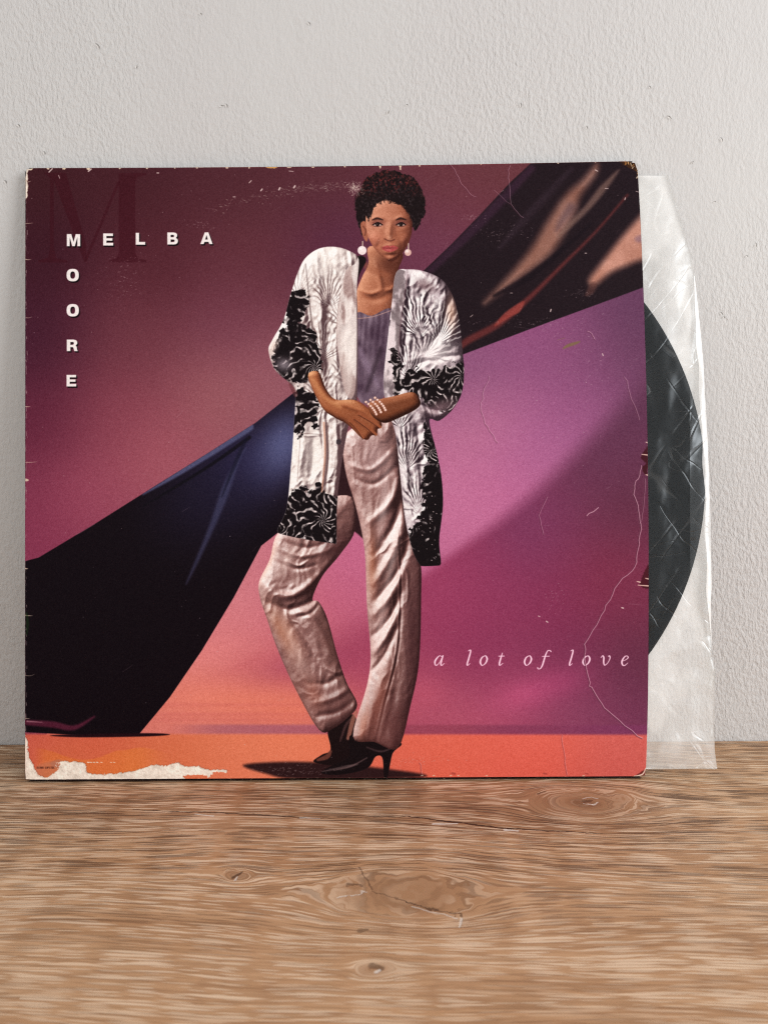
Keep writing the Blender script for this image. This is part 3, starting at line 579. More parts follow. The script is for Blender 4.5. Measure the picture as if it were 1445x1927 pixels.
relief(face, 30, .42, ((72, 33, 25), (164, 98, 74), (222, 158, 130)), [([(735, 420), (733, 438), (732, 452)], 6, 3.2), ([(700, 415), (712, 411), (724, 415)], 4, 2), ([(744, 415), (756, 411), (768, 416)], 4, 2), ([(702, 424), (711, 427), (720, 425)], 5, -2.2), ([(746, 425), (756, 427), (765, 424)], 5, -2.2), ([(698, 446), (706, 452), (714, 462)], 8, 3.5),
    ([(772, 446), (764, 452), (756, 462)], 8, 3.0), ([(722, 468), (734, 465), (747, 468)], 4, 2), ([(724, 476), (734, 478), (744, 476)], 4, 2), ([(724, 482), (735, 483), (746, 482)], 3, -1.5), ([(730, 489), (737, 490), (744, 488)], 5, 2.5), ([(716, 452), (712, 462), (712, 470)], 3, -1.2), ([(752, 452), (756, 462), (756, 470)], 3, -1.2)], None, None, 1.4, 9, k=.85)
shape([(690, 398), (704, 378), (730, 372), (760, 382), (776, 404), (774, 418), (764, 396), (748, 384), (728, 378), (710, 386), (702, 400), (694, 418)], curl, 2.2, rough=3, rs=.2)
cglow(mf, 704, 454, 14, 16, (206, 122, 102), .3); cglow(mf, 768, 452, 10, 40, (118, 62, 48), .5)
for _ in range(230):
    a = random.uniform(-3.5, .35); x = 735+63*math.cos(a)*random.uniform(.86, 1.05); y = 386+60*math.sin(a)*random.uniform(.86, 1.05); r = random.uniform(1.5, 3.2); a0 = random.uniform(0, 6)
    stroke([(x+r*math.cos(a0+t), y+r*math.sin(a0+t)) for t in (0, 1.3, 2.6, 3.9)], .9, random.choice([(24, 14, 16), (24, 14, 16), (36, 20, 21), (78, 34, 33) if y < 372 else (28, 17, 19)]), 1.4, .6)
for _ in range(40):
    a = random.uniform(-2.9, -.25); x = 733+38*math.cos(a); y = 408+28*math.sin(a)+random.uniform(-3, 3); r = random.uniform(1.2, 2.6); a0 = random.uniform(0, 6)
    stroke([(x+r*math.cos(a0+t), y+r*math.sin(a0+t)) for t in (0, 1.3, 2.6, 3.9)], .9, (26, 14, 14), .9, .85)
cglow(mf, 724, 408, 16, 10, (226, 160, 132), .4); cglow(mf, 708, 446, 12, 10, (214, 140, 114), .35); cglow(mf, 733, 450, 4, 4, (236, 178, 150), .5)
for ex, w2 in ((711, 9.5), (755, 9)):
    ey = 425
    cglow(mf, ex, ey-3, 11, 6, (112, 58, 62), .6)
    stroke([(ex-w2, ey-9), (ex-1, ey-12), (ex+w2, ey-9.5)], [2, 4.2, 2.4], (48, 26, 24), 1.4, .9)
    shape([(ex-w2*.8, ey+.6), (ex-2, ey-2.4), (ex+3, ey-2.4), (ex+w2*.8, ey+.6), (ex+2, ey+2.6), (ex-3, ey+2.6)], (196, 168, 158), 1.0)
    shape([(ex-3.9, ey), (ex, ey-3.6), (ex+3.9, ey), (ex, ey+3.4)], (26, 13, 12), 1.0)
    stroke([(ex-w2, ey+.6), (ex-2, ey-3.1), (ex+3, ey-3.2), (ex+w2, ey+.5)], [1.6, 2.6, 2.6, 1.8], (20, 9, 11), 1.0)
    stroke([(ex-w2*.7, ey+2.4), (ex, ey+3.6), (ex+w2*.7, ey+2.2)], 1.1, (72, 36, 34), 1.2, .8)
    stroke([(ex-1.2, ey-1.2), (ex-.8, ey-1.2)], 1.0, (214, 204, 200), .8, .7, smooth=False)
stroke([(734, 424), (732, 440), (731, 450)], [4, 4, 5], (210, 146, 116), 4, .5, clip=mf)
stroke([(743, 430), (745, 446)], [4, 5], (128, 70, 54), 4, .5, clip=mf)
stroke([(724, 452), (730, 455), (736, 456), (743, 453)], [2, 2, 2, 2], (88, 42, 36), 1.8, .8, clip=mf)
shape([(719, 469), (729, 464.5), (734, 466), (740, 464.5), (750, 469), (742, 475), (733, 477), (725, 475)], (170, 74, 74), 1.3)
stroke([(719, 469.3), (734, 469.6), (750, 469.2)], [.8, 1.3, .8], (92, 34, 36), 1.0, .85); stroke([(728, 473), (736, 473.4)], [1.5, 1.5], (216, 134, 128), 1.5, .7)
for x, y, r, c2 in ((682, 474, 8.5, (236, 218, 218)), (768, 478, 6.5, (214, 170, 160))):
    stroke([(x+1, y-17), (x+1, y-6)], 2, (206, 184, 168), 1.2)
    shape([(x+r*math.cos(a), y+r*math.sin(a)) for a in np.arange(8)*math.pi/4], c2, 1.2, n=3)
    cglow(full([(x+r*math.cos(a), y+r*math.sin(a)) for a in np.arange(8)*math.pi/4], soft=1.2, n=3), x-2, y-3, 4, 4, (255, 250, 248), .7)

# --- big faint initial behind the name, then the name and the title
def serif_m(c2, a):
    shape([[(84, 328), (126, 328), (163, 462), (164, 497), (160, 497), (104, 345)]], c2, 1.3, a, smooth=False)
    shape([[(96, 340), (103, 344), (103, 470), (108, 490), (128, 494), (128, 498), (74, 498), (74, 494), (92, 489), (96, 470)]], c2, 1.3, a, smooth=False)
    shape([[(162, 488), (222, 345), (229, 342), (164, 497)]], c2, 1.3, a, smooth=False)
    shape([[(225, 328), (277, 327), (277, 331), (260, 335), (256, 345), (256, 478), (261, 490), (277, 493), (277, 497), (207, 497), (207, 493), (221, 489), (225, 478)]], c2, 1.3, a, smooth=False)
serif_m((58, 10, 22), .55)
def rect(x0, y0, x1, y1): return [(x0, y0), (x1, y0), (x1, y1), (x0, y1)]
def ell(cx, cy, rx, ry, n=20, p=2.5):
    return [(cx+rx*np.sign(math.cos(a))*abs(math.cos(a))**(2/p), cy+ry*np.sign(math.sin(a))*abs(math.sin(a))**(2/p)) for a in np.arange(n)*2*math.pi/n]
GLY = {  # unit square, y down
    'M': [[(0, 0), (.34, 0), (.5, .62), (.66, 0), (1, 0), (1, 1), (.78, 1), (.78, .28), (.6, 1), (.4, 1), (.22, .28), (.22, 1), (0, 1)]],
    'E': [[(0, 0), (.98, 0), (.98, .22), (.33, .22), (.33, .39), (.92, .39), (.92, .6), (.33, .6), (.33, .77), (1, .77), (1, 1), (0, 1)]],
    'L': [[(0, 0), (.36, 0), (.36, .76), (1, .76), (1, 1), (0, 1)]],
    'A': [[(.36, 0), (.66, 0), (1, 1), (.72, 1), (.665, .82), (.34, .82), (.28, 1), (0, 1)], [(.5, .24), (.60, .61), (.405, .61)]],
    'B': [[(0, 0), (.62, 0), (.82, .05), (.92, .16), (.92, .32), (.80, .45), (.95, .55), (1, .70), (.95, .87), (.80, .97), (.62, 1), (0, 1)],
          [(.32, .21), (.54, .21), (.62, .25), (.62, .35), (.54, .39), (.32, .39)], [(.32, .59), (.58, .59), (.67, .64), (.67, .74), (.58, .79), (.32, .79)]],
    'R': [[(0, 0), (.62, 0), (.85, .06), (.95, .19), (.95, .36), (.80, .53), (.90, .62), (.93, .85), (1, 1), (.67, 1), (.62, .80), (.55, .66), (.33, .66), (.33, 1), (0, 1)], [(.33, .22), (.54, .22), (.63, .27), (.63, .39), (.54, .45), (.33, .45)]],
}
for ch, x0, y0, x1, y1 in (('M', 127.3, 444, 152.6, 467), ('E', 195.5, 442.4, 214.6, 465.4), ('L', 256.7, 441, 274.6, 463.6), ('B', 316, 440, 336.3, 463), ('A', 378, 439.6, 401.4, 462),
                           ('O', 126.6, 509.6, 150, 533.6), ('O', 126.6, 576, 150, 600), ('R', 127, 643.3, 148, 665.3), ('E', 126.6, 710, 145, 732)):
    w, h = x1-x0, y1-y0
    if ch == 'O': cs = [ell(.5, .5, .5, .5), ell(.5, .5, .19, .28)]
    else: cs = GLY[ch]
    for dx, dy, c2 in ((2.2, 2.6, (14, 5, 9)), (1.1, 1.3, (14, 5, 9)), (0, 0, (240, 232, 230))):
        shape([[(x0+dx+a*w, y0+dy+b*h) for a, b in c3] for c3 in cs], c2, .9, smooth=False)
PINK = (250, 206, 226)
def ital(ch, x0, x1, base, xh=18.0):
    w = x1-x0; S = lambda P, wd: stroke([(x0+a*w, base-b*xh) for a, b in P], wd, PINK, .9)
    if ch == 'o': S([(.60, .98), (.25, .78), (.06, .35), (.22, .03), (.42, .01), (.76, .25), (.95, .65), (.80, .96), (.60, .98)], [1.4, 2.6, 3.3, 2.2, 1.4, 2.6, 3.3, 2.2, 1.4])
    if ch == 'a':
        S([(.74, .90), (.55, 1.0), (.30, .78), (.10, .40), (.12, .06), (.28, .02), (.52, .30), (.72, .72)], [1.4, 1.4, 2.6, 3.2, 2.4, 1.4, 1.3, 1.3])
        S([(.84, 1.0), (.72, .5), (.64, .12), (.74, .0), (.98, .22)], [2.6, 2.8, 2.8, 1.8, 1.0])
    if ch == 'l': S([(.45, 1.5), (.90, 1.56), (.62, .85), (.26, .15), (.34, .0), (.75, .18)], [1.0, 2.4, 2.9, 2.9, 1.8, 1.0])
    if ch == 't': S([(.72, 1.30), (.48, .8), (.22, .18), (.32, .0), (.80, .22)], [1.2, 2.8, 2.9, 1.8, 1.0]); S([(.12, .95), (.98, .97)], [1.5, 1.5])
    if ch == 'f': S([(.98, 1.44), (.90, 1.56), (.74, 1.50), (.60, 1.1), (.48, .55), (.36, .0), (.22, -.33), (.06, -.38), (.02, -.26)], [2.2, 1.6, 1.8, 2.6, 2.9, 2.7, 1.8, 1.4, 2.2]); S([(.36, .93), (.86, .95)], [1.4, 1.4])
    if ch == 'v': S([(.02, .80), (.20, 1.0), (.32, .82), (.30, .35), (.40, .02), (.70, .25), (.94, .72), (.90, .98), (.78, .95)], [1.0, 2.0, 2.8, 2.8, 1.8, 1.3, 1.8, 2.4, 1.4])
    if ch == 'e': S([(.22, .46), (.62, .60), (.90, .84), (.72, 1.0), (.42, .86), (.14, .42), (.22, .06), (.48, .0), (.84, .26)], [1.1, 1.3, 1.9, 1.5, 2.2, 3.2, 2.6, 1.6, 1.0])
for ch, a, b in (('a', 816, 836), ('l', 875.5, 886), ('o', 902, 916.5), ('t', 936, 948), ('o', 985, 999.5), ('f', 1010, 1036), ('l', 1067.5, 1078), ('o', 1094.5, 1109), ('v', 1128.5, 1147), ('e', 1166, 1181.5)):
    ital(ch, a, b, 1257.2-(a-816)*.0012)
# --- print grain
gr = RNG.normal(0, 1, (TN, TN)).astype(np.float32); gr = (gr+np.roll(gr, 1, 0)+np.roll(gr, 1, 1)+np.roll(gr, 1, (0, 1)))/2
lum = CV.mean(2, keepdims=True)
CV += gr[..., None]*(.010+.022*np.clip(lum, 0, .6))
CV = np.clip(CV, 0, 1)
# --- wear: torn paper, chipped edges, ring wear, scratches, creases
PAPER = lambda x, y: rgb((240, 226, 212))+((fbm(x*.12, y*.12, 4)-.5)*.24+(fbm(x*.5, y*.5, 2)-.5)*.10)[..., None]
def torn(P, h=-.12, rough=2.5, rs=.35, soft=1.0):
    sl, m = poly_mask(P, soft, True, rough, rs)
    dx = int(1.5*PXS); sh = np.roll(np.roll(m, -dx, 0), dx, 1); blend(sl, np.clip(sh-m, 0, 1)*.55, (96, 44, 34)); ed = np.clip(m-np.roll(np.roll(m, dx, 0), -dx, 1), 0, 1)  # thin dark rim paints the shadow under the lifted edge
    HT[sl] += m*h+ed*.3+m*(fbm(GX[sl]*.3, GY[sl]*.3, 3)-.5)*.5
    blend(sl, m, PAPER)
def tiny_text(s, x, y, h, col):
    F3 = {'©': '757557', '1': '26222 7', '9': '757117', '8': '757557', '6': '747557', 'C': '744447', 'A': '757555', 'P': '757444', 'I': '722227', 'T': '722222', 'O': '755557', 'L': '444447', '℗': '757447'}
    for i, ch in enumerate(s):
        if ch not in F3: continue
        for r, dgt in enumerate(F3[ch].replace(' ', '')):
            for b in range(3):
                if int(dgt) >> (2-b) & 1:
                    xx, yy2 = x+i*h*.72+b*h*.2, y+r*h/6; shape(rect(xx, yy2, xx+h*.2, yy2+h/6), col, .6, .9, smooth=False)
shape([(68, 1452), (85, 1442), (104, 1440), (120, 1450), (108, 1462), (78, 1470)], (196, 120, 92), 5, .6)
shape([(96, 1442), (112, 1436), (124, 1446), (112, 1452), (100, 1450)], (176, 116, 96), 3, .6)
tiny_text('℗1986 CAPITOL', 70, 1449.5, 3.6, (60, 26, 22))
torn([(44, 1392), (51, 1396), (53, 1412), (55, 1430), (62, 1444), (70, 1460), (76, 1467), (88, 1470), (102, 1462), (112, 1454), (116, 1440), (132, 1440), (160, 1443), (162, 1456), (172, 1463), (200, 1464), (240, 1459), (270, 1452), (290, 1446), (312, 1447), (334, 1442), (350, 1449), (372, 1448), (392, 1455), (425, 1455), (425, 1460), (405, 1459), (392, 1470), (386, 1465), (345, 1466), (340, 1476), (200, 1478), (44, 1480)])
for _ in range(26): 
    x, y = random.uniform(106, 120), random.uniform(1441, 1462); stroke([(x, y), (x+random.uniform(-3, 3), y+random.uniform(-2, 3))], random.uniform(.6, 1.6), PAPER, .9, .9, smooth=False)
for x in (165, 170, 176, 182, 190, 208, 214): stroke([(x, 1441), (x+3, 1441.5)], random.uniform(1, 1.8), PAPER, .9, .9, smooth=False)
CREAM, YEL = (226, 206, 180), (206, 160, 96)
def line_y(x): return 320-(x-50)*14/1148
# top edge chips
for x, w, h in ((58, 14, 3), (92, 7, 3), (122, 9, 3), (168, 9, 4), (227, 6, 2), (278, 6, 2), (330, 4, 1.5), (372, 6, 2), (428, 8, 2.5), (470, 4, 2), (512, 30, 2.5), (545, 12, 2), (590, 8, 2), (650, 5, 3), (716, 5, 5), (754, 5, 9), (790, 5, 2), (905, 4, 1.5), (1050, 5, 1.5), (1120, 4, 1.5), (1180, 16, 3)):
    y = line_y(x); shape([(x-w/2, y-5), (x+w/2, y-5), (x+w*.3, y+h*.7), (x, y+h), (x-w*.3, y+h*.5)], YEL if w > 25 else CREAM, 1.0, .95, rough=1.2, rs=.6)
for (x, y, L, a, w) in ((94, 327, 9, -.8, 2.2), (112, 333, 6, 1.2, 1.2), (168, 325, 7, -.7, 2.4), (297, 327, 3, 0, 2), (470, 345, 6, -.8, 1.6), (440, 372, 4, 0, 1.4), (492, 360, 4, -.9, 2.4), (526, 358, 4, -1.1, 3), (554, 354, 4, -1, 3), (545, 322, 8, .1, 1.2),
                        (1120, 322, 5, .5, 1.6), (1138, 357, 6, .1, 1.2), (1175, 379, 4, -1.3, 1.6), (1196, 363, 8, .3, 1), (1035, 590, 4, -1.3, 2.2), (885, 600, 6, -.7, 1), (960, 555, 4, 0, 1), (1100, 480, 3, 0, 1.4), (1132, 670, 4, 1.2, 1.8), (1027, 1174, 3, .6, 2.2), (1168, 1148, 3, .3, 2.4), (1012, 1164, 3, .4, 1.6)):
    stroke([(x, y), (x+L*math.cos(a), y+L*math.sin(a))], w, (222, 200, 196), .9, .85, smooth=False)
# ring wear: scattered light flecks along an arc
for _ in range(420):
    t = random.random(); x = 400+t*285; y = 397-46*math.sin(t*1.9)+random.gauss(0, 4.5)
    if t < .45 and random.random() < .6: continue
    a = random.uniform(-.5, .5); L = random.uniform(.5, 4); stroke([(x, y), (x+L*math.cos(a), y+L*math.sin(a))], random.uniform(.5, 1.1), (176, 158, 148), .9, random.uniform(.15, .6), smooth=False)
for _ in range(90):
    x, y = random.gauss(668, 8), random.gauss(354, 6); a = random.uniform(0, 6); L = random.uniform(2, 6); stroke([(x, y), (x+L*math.cos(a), y+L*math.sin(a))], .8, (206, 186, 176), .9, .5, smooth=False)
for cx_, cy_, n_, sx_, sy_ in ((225, 545, 60, 26, 16), (240, 500, 30, 20, 12), (380, 425, 30, 16, 5), (990, 610, 70, 60, 6), (1090, 555, 40, 14, 6), (950, 440, 60, 30, 10), (1100, 690, 60, 60, 40), (885, 412, 30, 12, 4), (1040, 720, 60, 110, 90), (790, 1437, 60, 30, 5), (540, 1455, 120, 40, 6), (1040, 1130, 30, 10, 14)):
    for _ in range(n_):
        x, y = random.gauss(cx_, sx_), random.gauss(cy_, sy_); a = random.uniform(-.9, .3); L = random.uniform(.4, 3)
        stroke([(x, y), (x+L*math.cos(a), y+L*math.sin(a))], random.uniform(.4, .9), (206, 186, 186), .9, random.uniform(.15, .55), smooth=False)
shape([(1062, 655), (1072, 650), (1090, 646), (1086, 651), (1070, 657), (1058, 661)], (118, 104, 60), 2, .7); stroke([(1048, 644), (1062, 640)], .9, (128, 108, 70), 1, .6, smooth=False)
# left spine edge: scuffs and short splits
for _ in range(120):
    y = random.uniform(330, 1380); x = 50-(y-320)*.0017+abs(random.gauss(0, 1.6))
    stroke([(x, y), (x+random.uniform(-.4, .8), y+random.uniform(1, 9))], random.uniform(.4, 1.1), (190, 172, 166), .9, random.uniform(.2, .7), smooth=False)
for y, L, w in ((345, 14, 2), (372, 5, 5), (425, 20, 1.3), (492, 15, 2), (602, 16, 1.2), (770, 12, 2), (875, 30, 1.4), (908, 8, 8), (1075, 6, 3), (1164, 18, 2.4), (1277, 22, 1), (1358, 10, 1.6)):
    L *= .7; stroke([(47, y), (50+L*.5, y+random.uniform(-1, 1.5)), (50+L, y-random.uniform(-2, 2))], [w*.8, w*.5, .3], CREAM, .9, .85, h=-.08)
stroke([(51, 1160), (53, 1180), (51, 1200)], [4, 6, 3], (22, 44, 20), 3, .6)
# corners and right edge
torn([(46, 316), (62, 317), (56, 322), (53, 332), (54, 345), (48, 350), (44, 340)], rough=2)
torn([(50, 345), (54, 352), (53, 372), (49, 380)], rough=2)
shape([(1168, 303), (1205, 300), (1205, 350), (1199, 340), (1196, 325), (1186, 318), (1172, 312)], (58, 34, 20), 2, 1, rough=3, rs=.3)
for _ in range(40):
    x = random.uniform(1174, 1201); y = random.uniform(305, 312)+max(0, x-1190)*random.uniform(0, 3); stroke([(x, y), (x+random.uniform(-2, 2), y+random.uniform(0, 3))], random.uniform(.6, 1.8), random.choice([(220, 176, 120), (190, 130, 70), (24, 14, 10), (236, 216, 190)]), .9, .9, smooth=False)
er = lambda y: 1198+(y-306)*.01293+11*max(0, 4*((y-306)/1160)*(1-(y-306)/1160))**.8
for P, c2 in (([(845, 2), (856, -8), (866, -12), (876, -4), (886, -11), (896, -2)], (60, 18, 26)), ([(1066, 2), (1080, -8), (1096, -14), (1104, -16), (1112, -6), (1108, 2)], (66, 20, 30))):
    shape([(er(y)+dx, y) for y, dx in P], c2, 1.5, .9, rough=2, rs=.4)
for y, dx, L in ((861, -11, 13), (1107, -20, 20), (1100, -22, 6), (1094, -6, 6), (899, -4, 5), (838, -3, 4)): stroke([(er(y)+dx, y-1.5), (er(y)+dx+L, y)], [1.4, 2.4], (236, 206, 190), 1, .9, smooth=False, h=.1)
shape([(1213, 1452), (1217, 1440), (1218, 1470), (1190, 1470), (1198, 1462)], (92, 34, 30), 1.5, .85, rough=1.5); stroke([(1192, 1466), (1208, 1463), (1213, 1452)], [2, 3, 1.5], (236, 214, 196), 1, .9)
for x in (850, 1022, 1100): stroke([(x, 1461), (x+5, 1462)], random.uniform(2, 5), (150, 56, 50), 1.5, .6, smooth=False)
for x in (792, 814, 846, 860, 913, 1095): stroke([(x, 1465.5), (x+3, 1465)], 1.6, CREAM, .9, .8, smooth=False)
# long creases: a pale ridge beside a valley with its shade painted in
def crease(P, w, a=.8, h=.3):
    P = [(x+random.gauss(0, 1.0), y+random.gauss(0, 1.0)) for x, y in spline(P, 4, False)]
    stroke([(x-1.6, y+.8) for x, y in P], w*1.4, (70, 22, 44), 2.0, a*.5, smooth=False, h=-h*.5)
    stroke(P, w, (216, 168, 186), .9, a, smooth=False, h=h)
crease([(1205, 880), (1197, 905), (1190, 925), (1199, 965), (1203, 1000), (1198, 1040), (1192, 1072), (1162, 1102), (1140, 1145), (1120, 1180), (1101, 1218), (1099, 1245), (1107, 1290), (1116, 1306), (1135, 1335), (1165, 1362), (1206, 1394)], 1.3)
crease([(1212, 905), (1209, 950), (1203, 990)], .9, .5)
crease([(922, 712), (908, 745), (906, 778), (918, 808), (936, 838)], 1.2, .45, .25); crease([(1030, 940), (1015, 975), (1023, 1008)], 1.0, .5, .2)
crease([(1175, 715), (1188, 755), (1202, 795)], .9, .55, .2); crease([(1104, 974), (1124, 960)], 1.4, .9, .2); crease([(850, 312), (862, 335), (880, 360), (895, 372)], 1.0, .5, .3); crease([(958, 312), (957, 335), (963, 385), (985, 412)], 1.0, .5, .3)
crease([(930, 358), (958, 385)], .8, .4, .2); crease([(1056, 1388), (1062, 1430), (1066, 1464)], 1.0, .45, .25); crease([(790, 1440), (794, 1464)], .9, .5, .2)
crease([(1104, 628), (1114, 634), (1117, 644)], 1.0, .7, .2); crease([(145, 1012), (180, 992), (140, 1048)][:2], .7, .3, .1)
for _ in range(46):
    x, y = random.uniform(60, 1190), random.uniform(330, 1380); a = random.uniform(-1.2, .6); L = random.uniform(3, 26)
    stroke([(x, y), (x+L*.5*math.cos(a)+random.gauss(0, 1), y+L*.5*math.sin(a)), (x+L*math.cos(a), y+L*math.sin(a))], [.5, .8, .4], (196, 170, 178), .9, random.uniform(.08, .3))
for _ in range(170):
    x, y = random.uniform(60, 1200), random.uniform(325, 1460); stroke([(x, y), (x+.5, y+.3)], random.uniform(.5, 1.2), (214, 196, 196), .8, random.uniform(.2, .7), smooth=False)
CV = np.clip(CV, 0, 1)

PRINT_GAIN = 1.02
def to_image(name, arr, color):
    im = bpy.data.images.new(name, TN, TN, alpha=False, float_buffer=False)
    im.colorspace_settings.name = 'sRGB' if color else 'Non-Color'
    px = np.ones((TN, TN, 4), np.float32); px[..., :3] = arr if arr.ndim == 3 else arr[..., None]
    im.pixels.foreach_set(px[::-1].ravel()); im.update(); im.pack(); return im
def s2l(a): return np.where(a <= .04045, a/12.92, ((a+.055)/1.055)**2.4)
def l2s(a): return np.where(a <= .0031308, a*12.92, 1.055*np.clip(a, 0, 1)**(1/2.4)-.055)
img_print = to_image('cover_print', l2s(np.clip(s2l(CV)*PRINT_GAIN, 0, .95)), True)
img_relief = to_image('cover_relief', np.clip(HT, 0, 1), False)

m_print, nt, p = new_mat('printed_card'); N = NT(nt)
ti = nt.nodes.new('ShaderNodeTexImage'); ti.image = img_print; ti.interpolation = 'Cubic'
tr = nt.nodes.new('ShaderNodeTexImage'); tr.image = img_relief
nt.links.new(ti.outputs[0], p.inputs['Base Color'])
nz = N.noise(N.obj(), 1400, 2)
b1 = N.bump(N.m('ADD', tr.outputs[0], N.m('MULTIPLY', nz, .05)), 0.0006, .8)
nt.links.new(b1, p.inputs['Normal'])
setin(p, Roughness=0.42); p.inputs['Specular IOR Level'].default_value = 0.06
m_card, nt, p = new_mat('bare_card_edge'); N = NT(nt)
nz = N.noise(N.obj(), 420, 3)
nt.links.new(N.mix(N.ramp(nz, .38, .62), (0.30, 0.19, 0.11), (0.66, 0.55, 0.43)), p.inputs['Base Color']); setin(p, Roughness=.9)
m_dark, nt, p = new_mat('dark_purple_card'); N = NT(nt)
nz = N.noise(N.obj(), 500, 3)
nt.links.new(N.mix(N.ramp(nz, .62, .70), (0.018, 0.006, 0.009), (0.45, 0.36, 0.30)), p.inputs['Base Color']); setin(p, Roughness=.5)

# ------------------------------------------------------------------ record sleeve (leans on the wall)
W = 0.315; THK = 0.0040; TH, PSI = 0.135312, 0.002468
b0 = W*math.sin(TH)+0.005
sleeve = bpy.data.objects.new('record_sleeve', None); COL.objects.link(sleeve)
ux = Vector((math.cos(PSI), math.sin(PSI), 0)); n0 = Vector((-math.sin(PSI), math.cos(PSI), 0))
vz = Vector((0, 0, math.cos(TH)))+n0*math.sin(TH); nn = ux.cross(vz)          # nn points to the camera
O0 = Vector((0, -b0, 0))-ux*W/2+Vector((0, 0, 0.0009))
LM = Matrix.Identity(4)
for i in range(3): LM[i][0], LM[i][1], LM[i][2], LM[i][3] = ux[i], vz[i], nn[i], O0[i]
sleeve.matrix_world = LM
tag(sleeve, 'worn purple and orange album sleeve with white lettering and a torn lower corner', 'album sleeve')
MMPX = W/1160
def panel(name, n_face, thick, mats, bulge, front=True):
    G = 64; vs, fs, fm, uvs = [], [], [], []
    for layer in (0, 1):
        for j in range(G+1):
            for i in range(G+1):
                u, v = i/G, j/G
                s = u*W+11.0*MMPX*u**6*max(0, 4*v*(1-v))**.8
                t = .0007+v*(W-.0007)-.0009*math.sin(math.pi*u)*v**8
                # worn, blunted corners
                for cu, cv2, r in ((0, 1, .0010), (1, 1, .0016), (1, 0, .0006), (0, 0, .0005)):
                    d = math.hypot((u-cu)*W, (v-cv2)*W)
                    if d < .003: s += (r if cu == 0 else -r)*(1-d/.003)*.6; t += (-r if cv2 == 1 else r)*(1-d/.003)*.6
                nz_ = .00035*(mnoise.noise(Vector((u*4, v*4, 2.0+n_face*900)))) * min(1, 6*v, 6*(1-v))
                n = n_face+bulge(u, v)+nz_-(thick if layer == (0 if not front else 1) else 0)
                vs.append((s, t, n)); uvs.append((u, v))
    K = (G+1)**2; idx = lambda l, i, j: l*K+j*(G+1)+i
    for j in range(G):
        for i in range(G):
            a, b, c2, d = idx(0, i, j), idx(0, i+1, j), idx(0, i+1, j+1), idx(0, i, j+1)
            fs.append((a, b, c2, d) if front else (d, c2, b, a)); fm.append(0)
            a, b, c2, d = idx(1, i, j), idx(1, i+1, j), idx(1, i+1, j+1), idx(1, i, j+1)
            fs.append((d, c2, b, a) if front else (a, b, c2, d)); fm.append(1)
    for i in range(G):
        for (p0, p1) in ((idx2 for idx2 in (((i, 0), (i+1, 0)), ((i+1, G), (i, G)), ((G, i), (G, i+1)), ((0, i+1), (0, i))))):
            q = (idx(0, *p0), idx(1, *p0), idx(1, *p1), idx(0, *p1)); fs.append(q if front else q[::-1]); fm.append(1 if p0[0] == G and p1[0] == G else 2)
    o = mesh_obj(name, vs, fs, mats, sleeve, fm, True, uvs); o.data.set_sharp_from_angle(angle=math.radians(35)); return o
bul = lambda u, v: .0012*u**5*max(0, 4*v*(1-v))
panel('front_panel', 0.0, .0006, [m_print, m_card, m_dark], bul)
panel('back_panel', -THK, .0006, [m_dark, m_card, m_dark], lambda u, v: 0.0, front=False)
def strip(name, pts, lo, hi, axis):
    """rounded fold joining the panels: half tube swept along one edge"""
    vs, fs = [], []; S = 7; L = 40
    for k in range(L+1):
        q = lo+(hi-lo)*k/L
        for a in range(S):
            an = math.pi*a/(S-1); off = pts*math.sin(an); n = -THK/2+(THK/2-.0002)*math.cos(an)
            vs.append((-off, q, n) if axis == 's' else ((q, W+off-.0009*math.sin(math.pi*q/W), n) if axis == 't' else (q, -off, n)))
    for k in range(L):
        for a in range(S-1): fs.append((k*S+a, k*S+a+1, (k+1)*S+a+1, (k+1)*S+a))
    return mesh_obj(name, vs, fs, m_dark, sleeve, None, True)
strip('spine', .0007, .0008, W-.0012, 's'); strip('top_fold', .0006, .0012, W-.002, 't'); strip('bottom_fold', .0006, .0012, W-.002, 'b')

# ------------------------------------------------------------------ record
m_vinyl, nt, p = new_mat('black_vinyl'); N = NT(nt)
co = N.sep(N.obj()); r = N.m('SQRT', N.m('ADD', N.m('MULTIPLY', co[0], co[0]), N.m('MULTIPLY', co[1], co[1])))
rn = N.noise(N.xyz(r, 0.0), 900, 3); gro = N.m('SINE', N.m('MULTIPLY', r, 9000.0))
nt.links.new(N.bump(rn, .00005, .2), p.inputs['Normal'])
setin(p, Base_Color=(0.005, 0.006, 0.007, 1), Roughness=.35); p.inputs['Specular IOR Level'].default_value = .06
m_lab, nt, p = new_mat('record_label_paper'); setin(p, Base_Color=(0.35, 0.10, 0.16, 1), Roughness=.6)
def st(px, py):
    u, v = px2uv(px, py); return u*W, v*W
cs_, ct_ = st(771, 905); RAD = 0.1512
rec = bpy.data.objects.new('vinyl_record', None); COL.objects.link(rec)
rec.matrix_world = LM @ Matrix.Translation((cs_, ct_, -.0021))
tag(rec, 'black vinyl record showing a curved edge inside its clear inner bag', 'record')
def lathe(name, prof, mat, parent, S=192):
    vs, fs = [], []; L = len(prof)
    for k in range(S):
        a = 2*math.pi*k/S
        for rr, z in prof: vs.append((rr*math.cos(a), rr*math.sin(a), z))
    for k in range(S):
        k2 = (k+1) % S
        for i in range(L): fs.append((k*L+i, k2*L+i, k2*L+(i+1) % L, k*L+(i+1) % L))
    return mesh_obj(name, vs, fs, mat, parent, None, True)
lathe('disc', [(.0036, -.0006), (.0036, .0006), (.049, .0007), (.0505, .0005), (.058, .0005), (.146, .0005), (.1478, .0008), (.1502, .0008), (RAD, .0003), (RAD, -.0003), (.1502, -.0008), (.1478, -.0008), (.146, -.0005), (.058, -.0005), (.049, -.0007)], m_vinyl, rec)
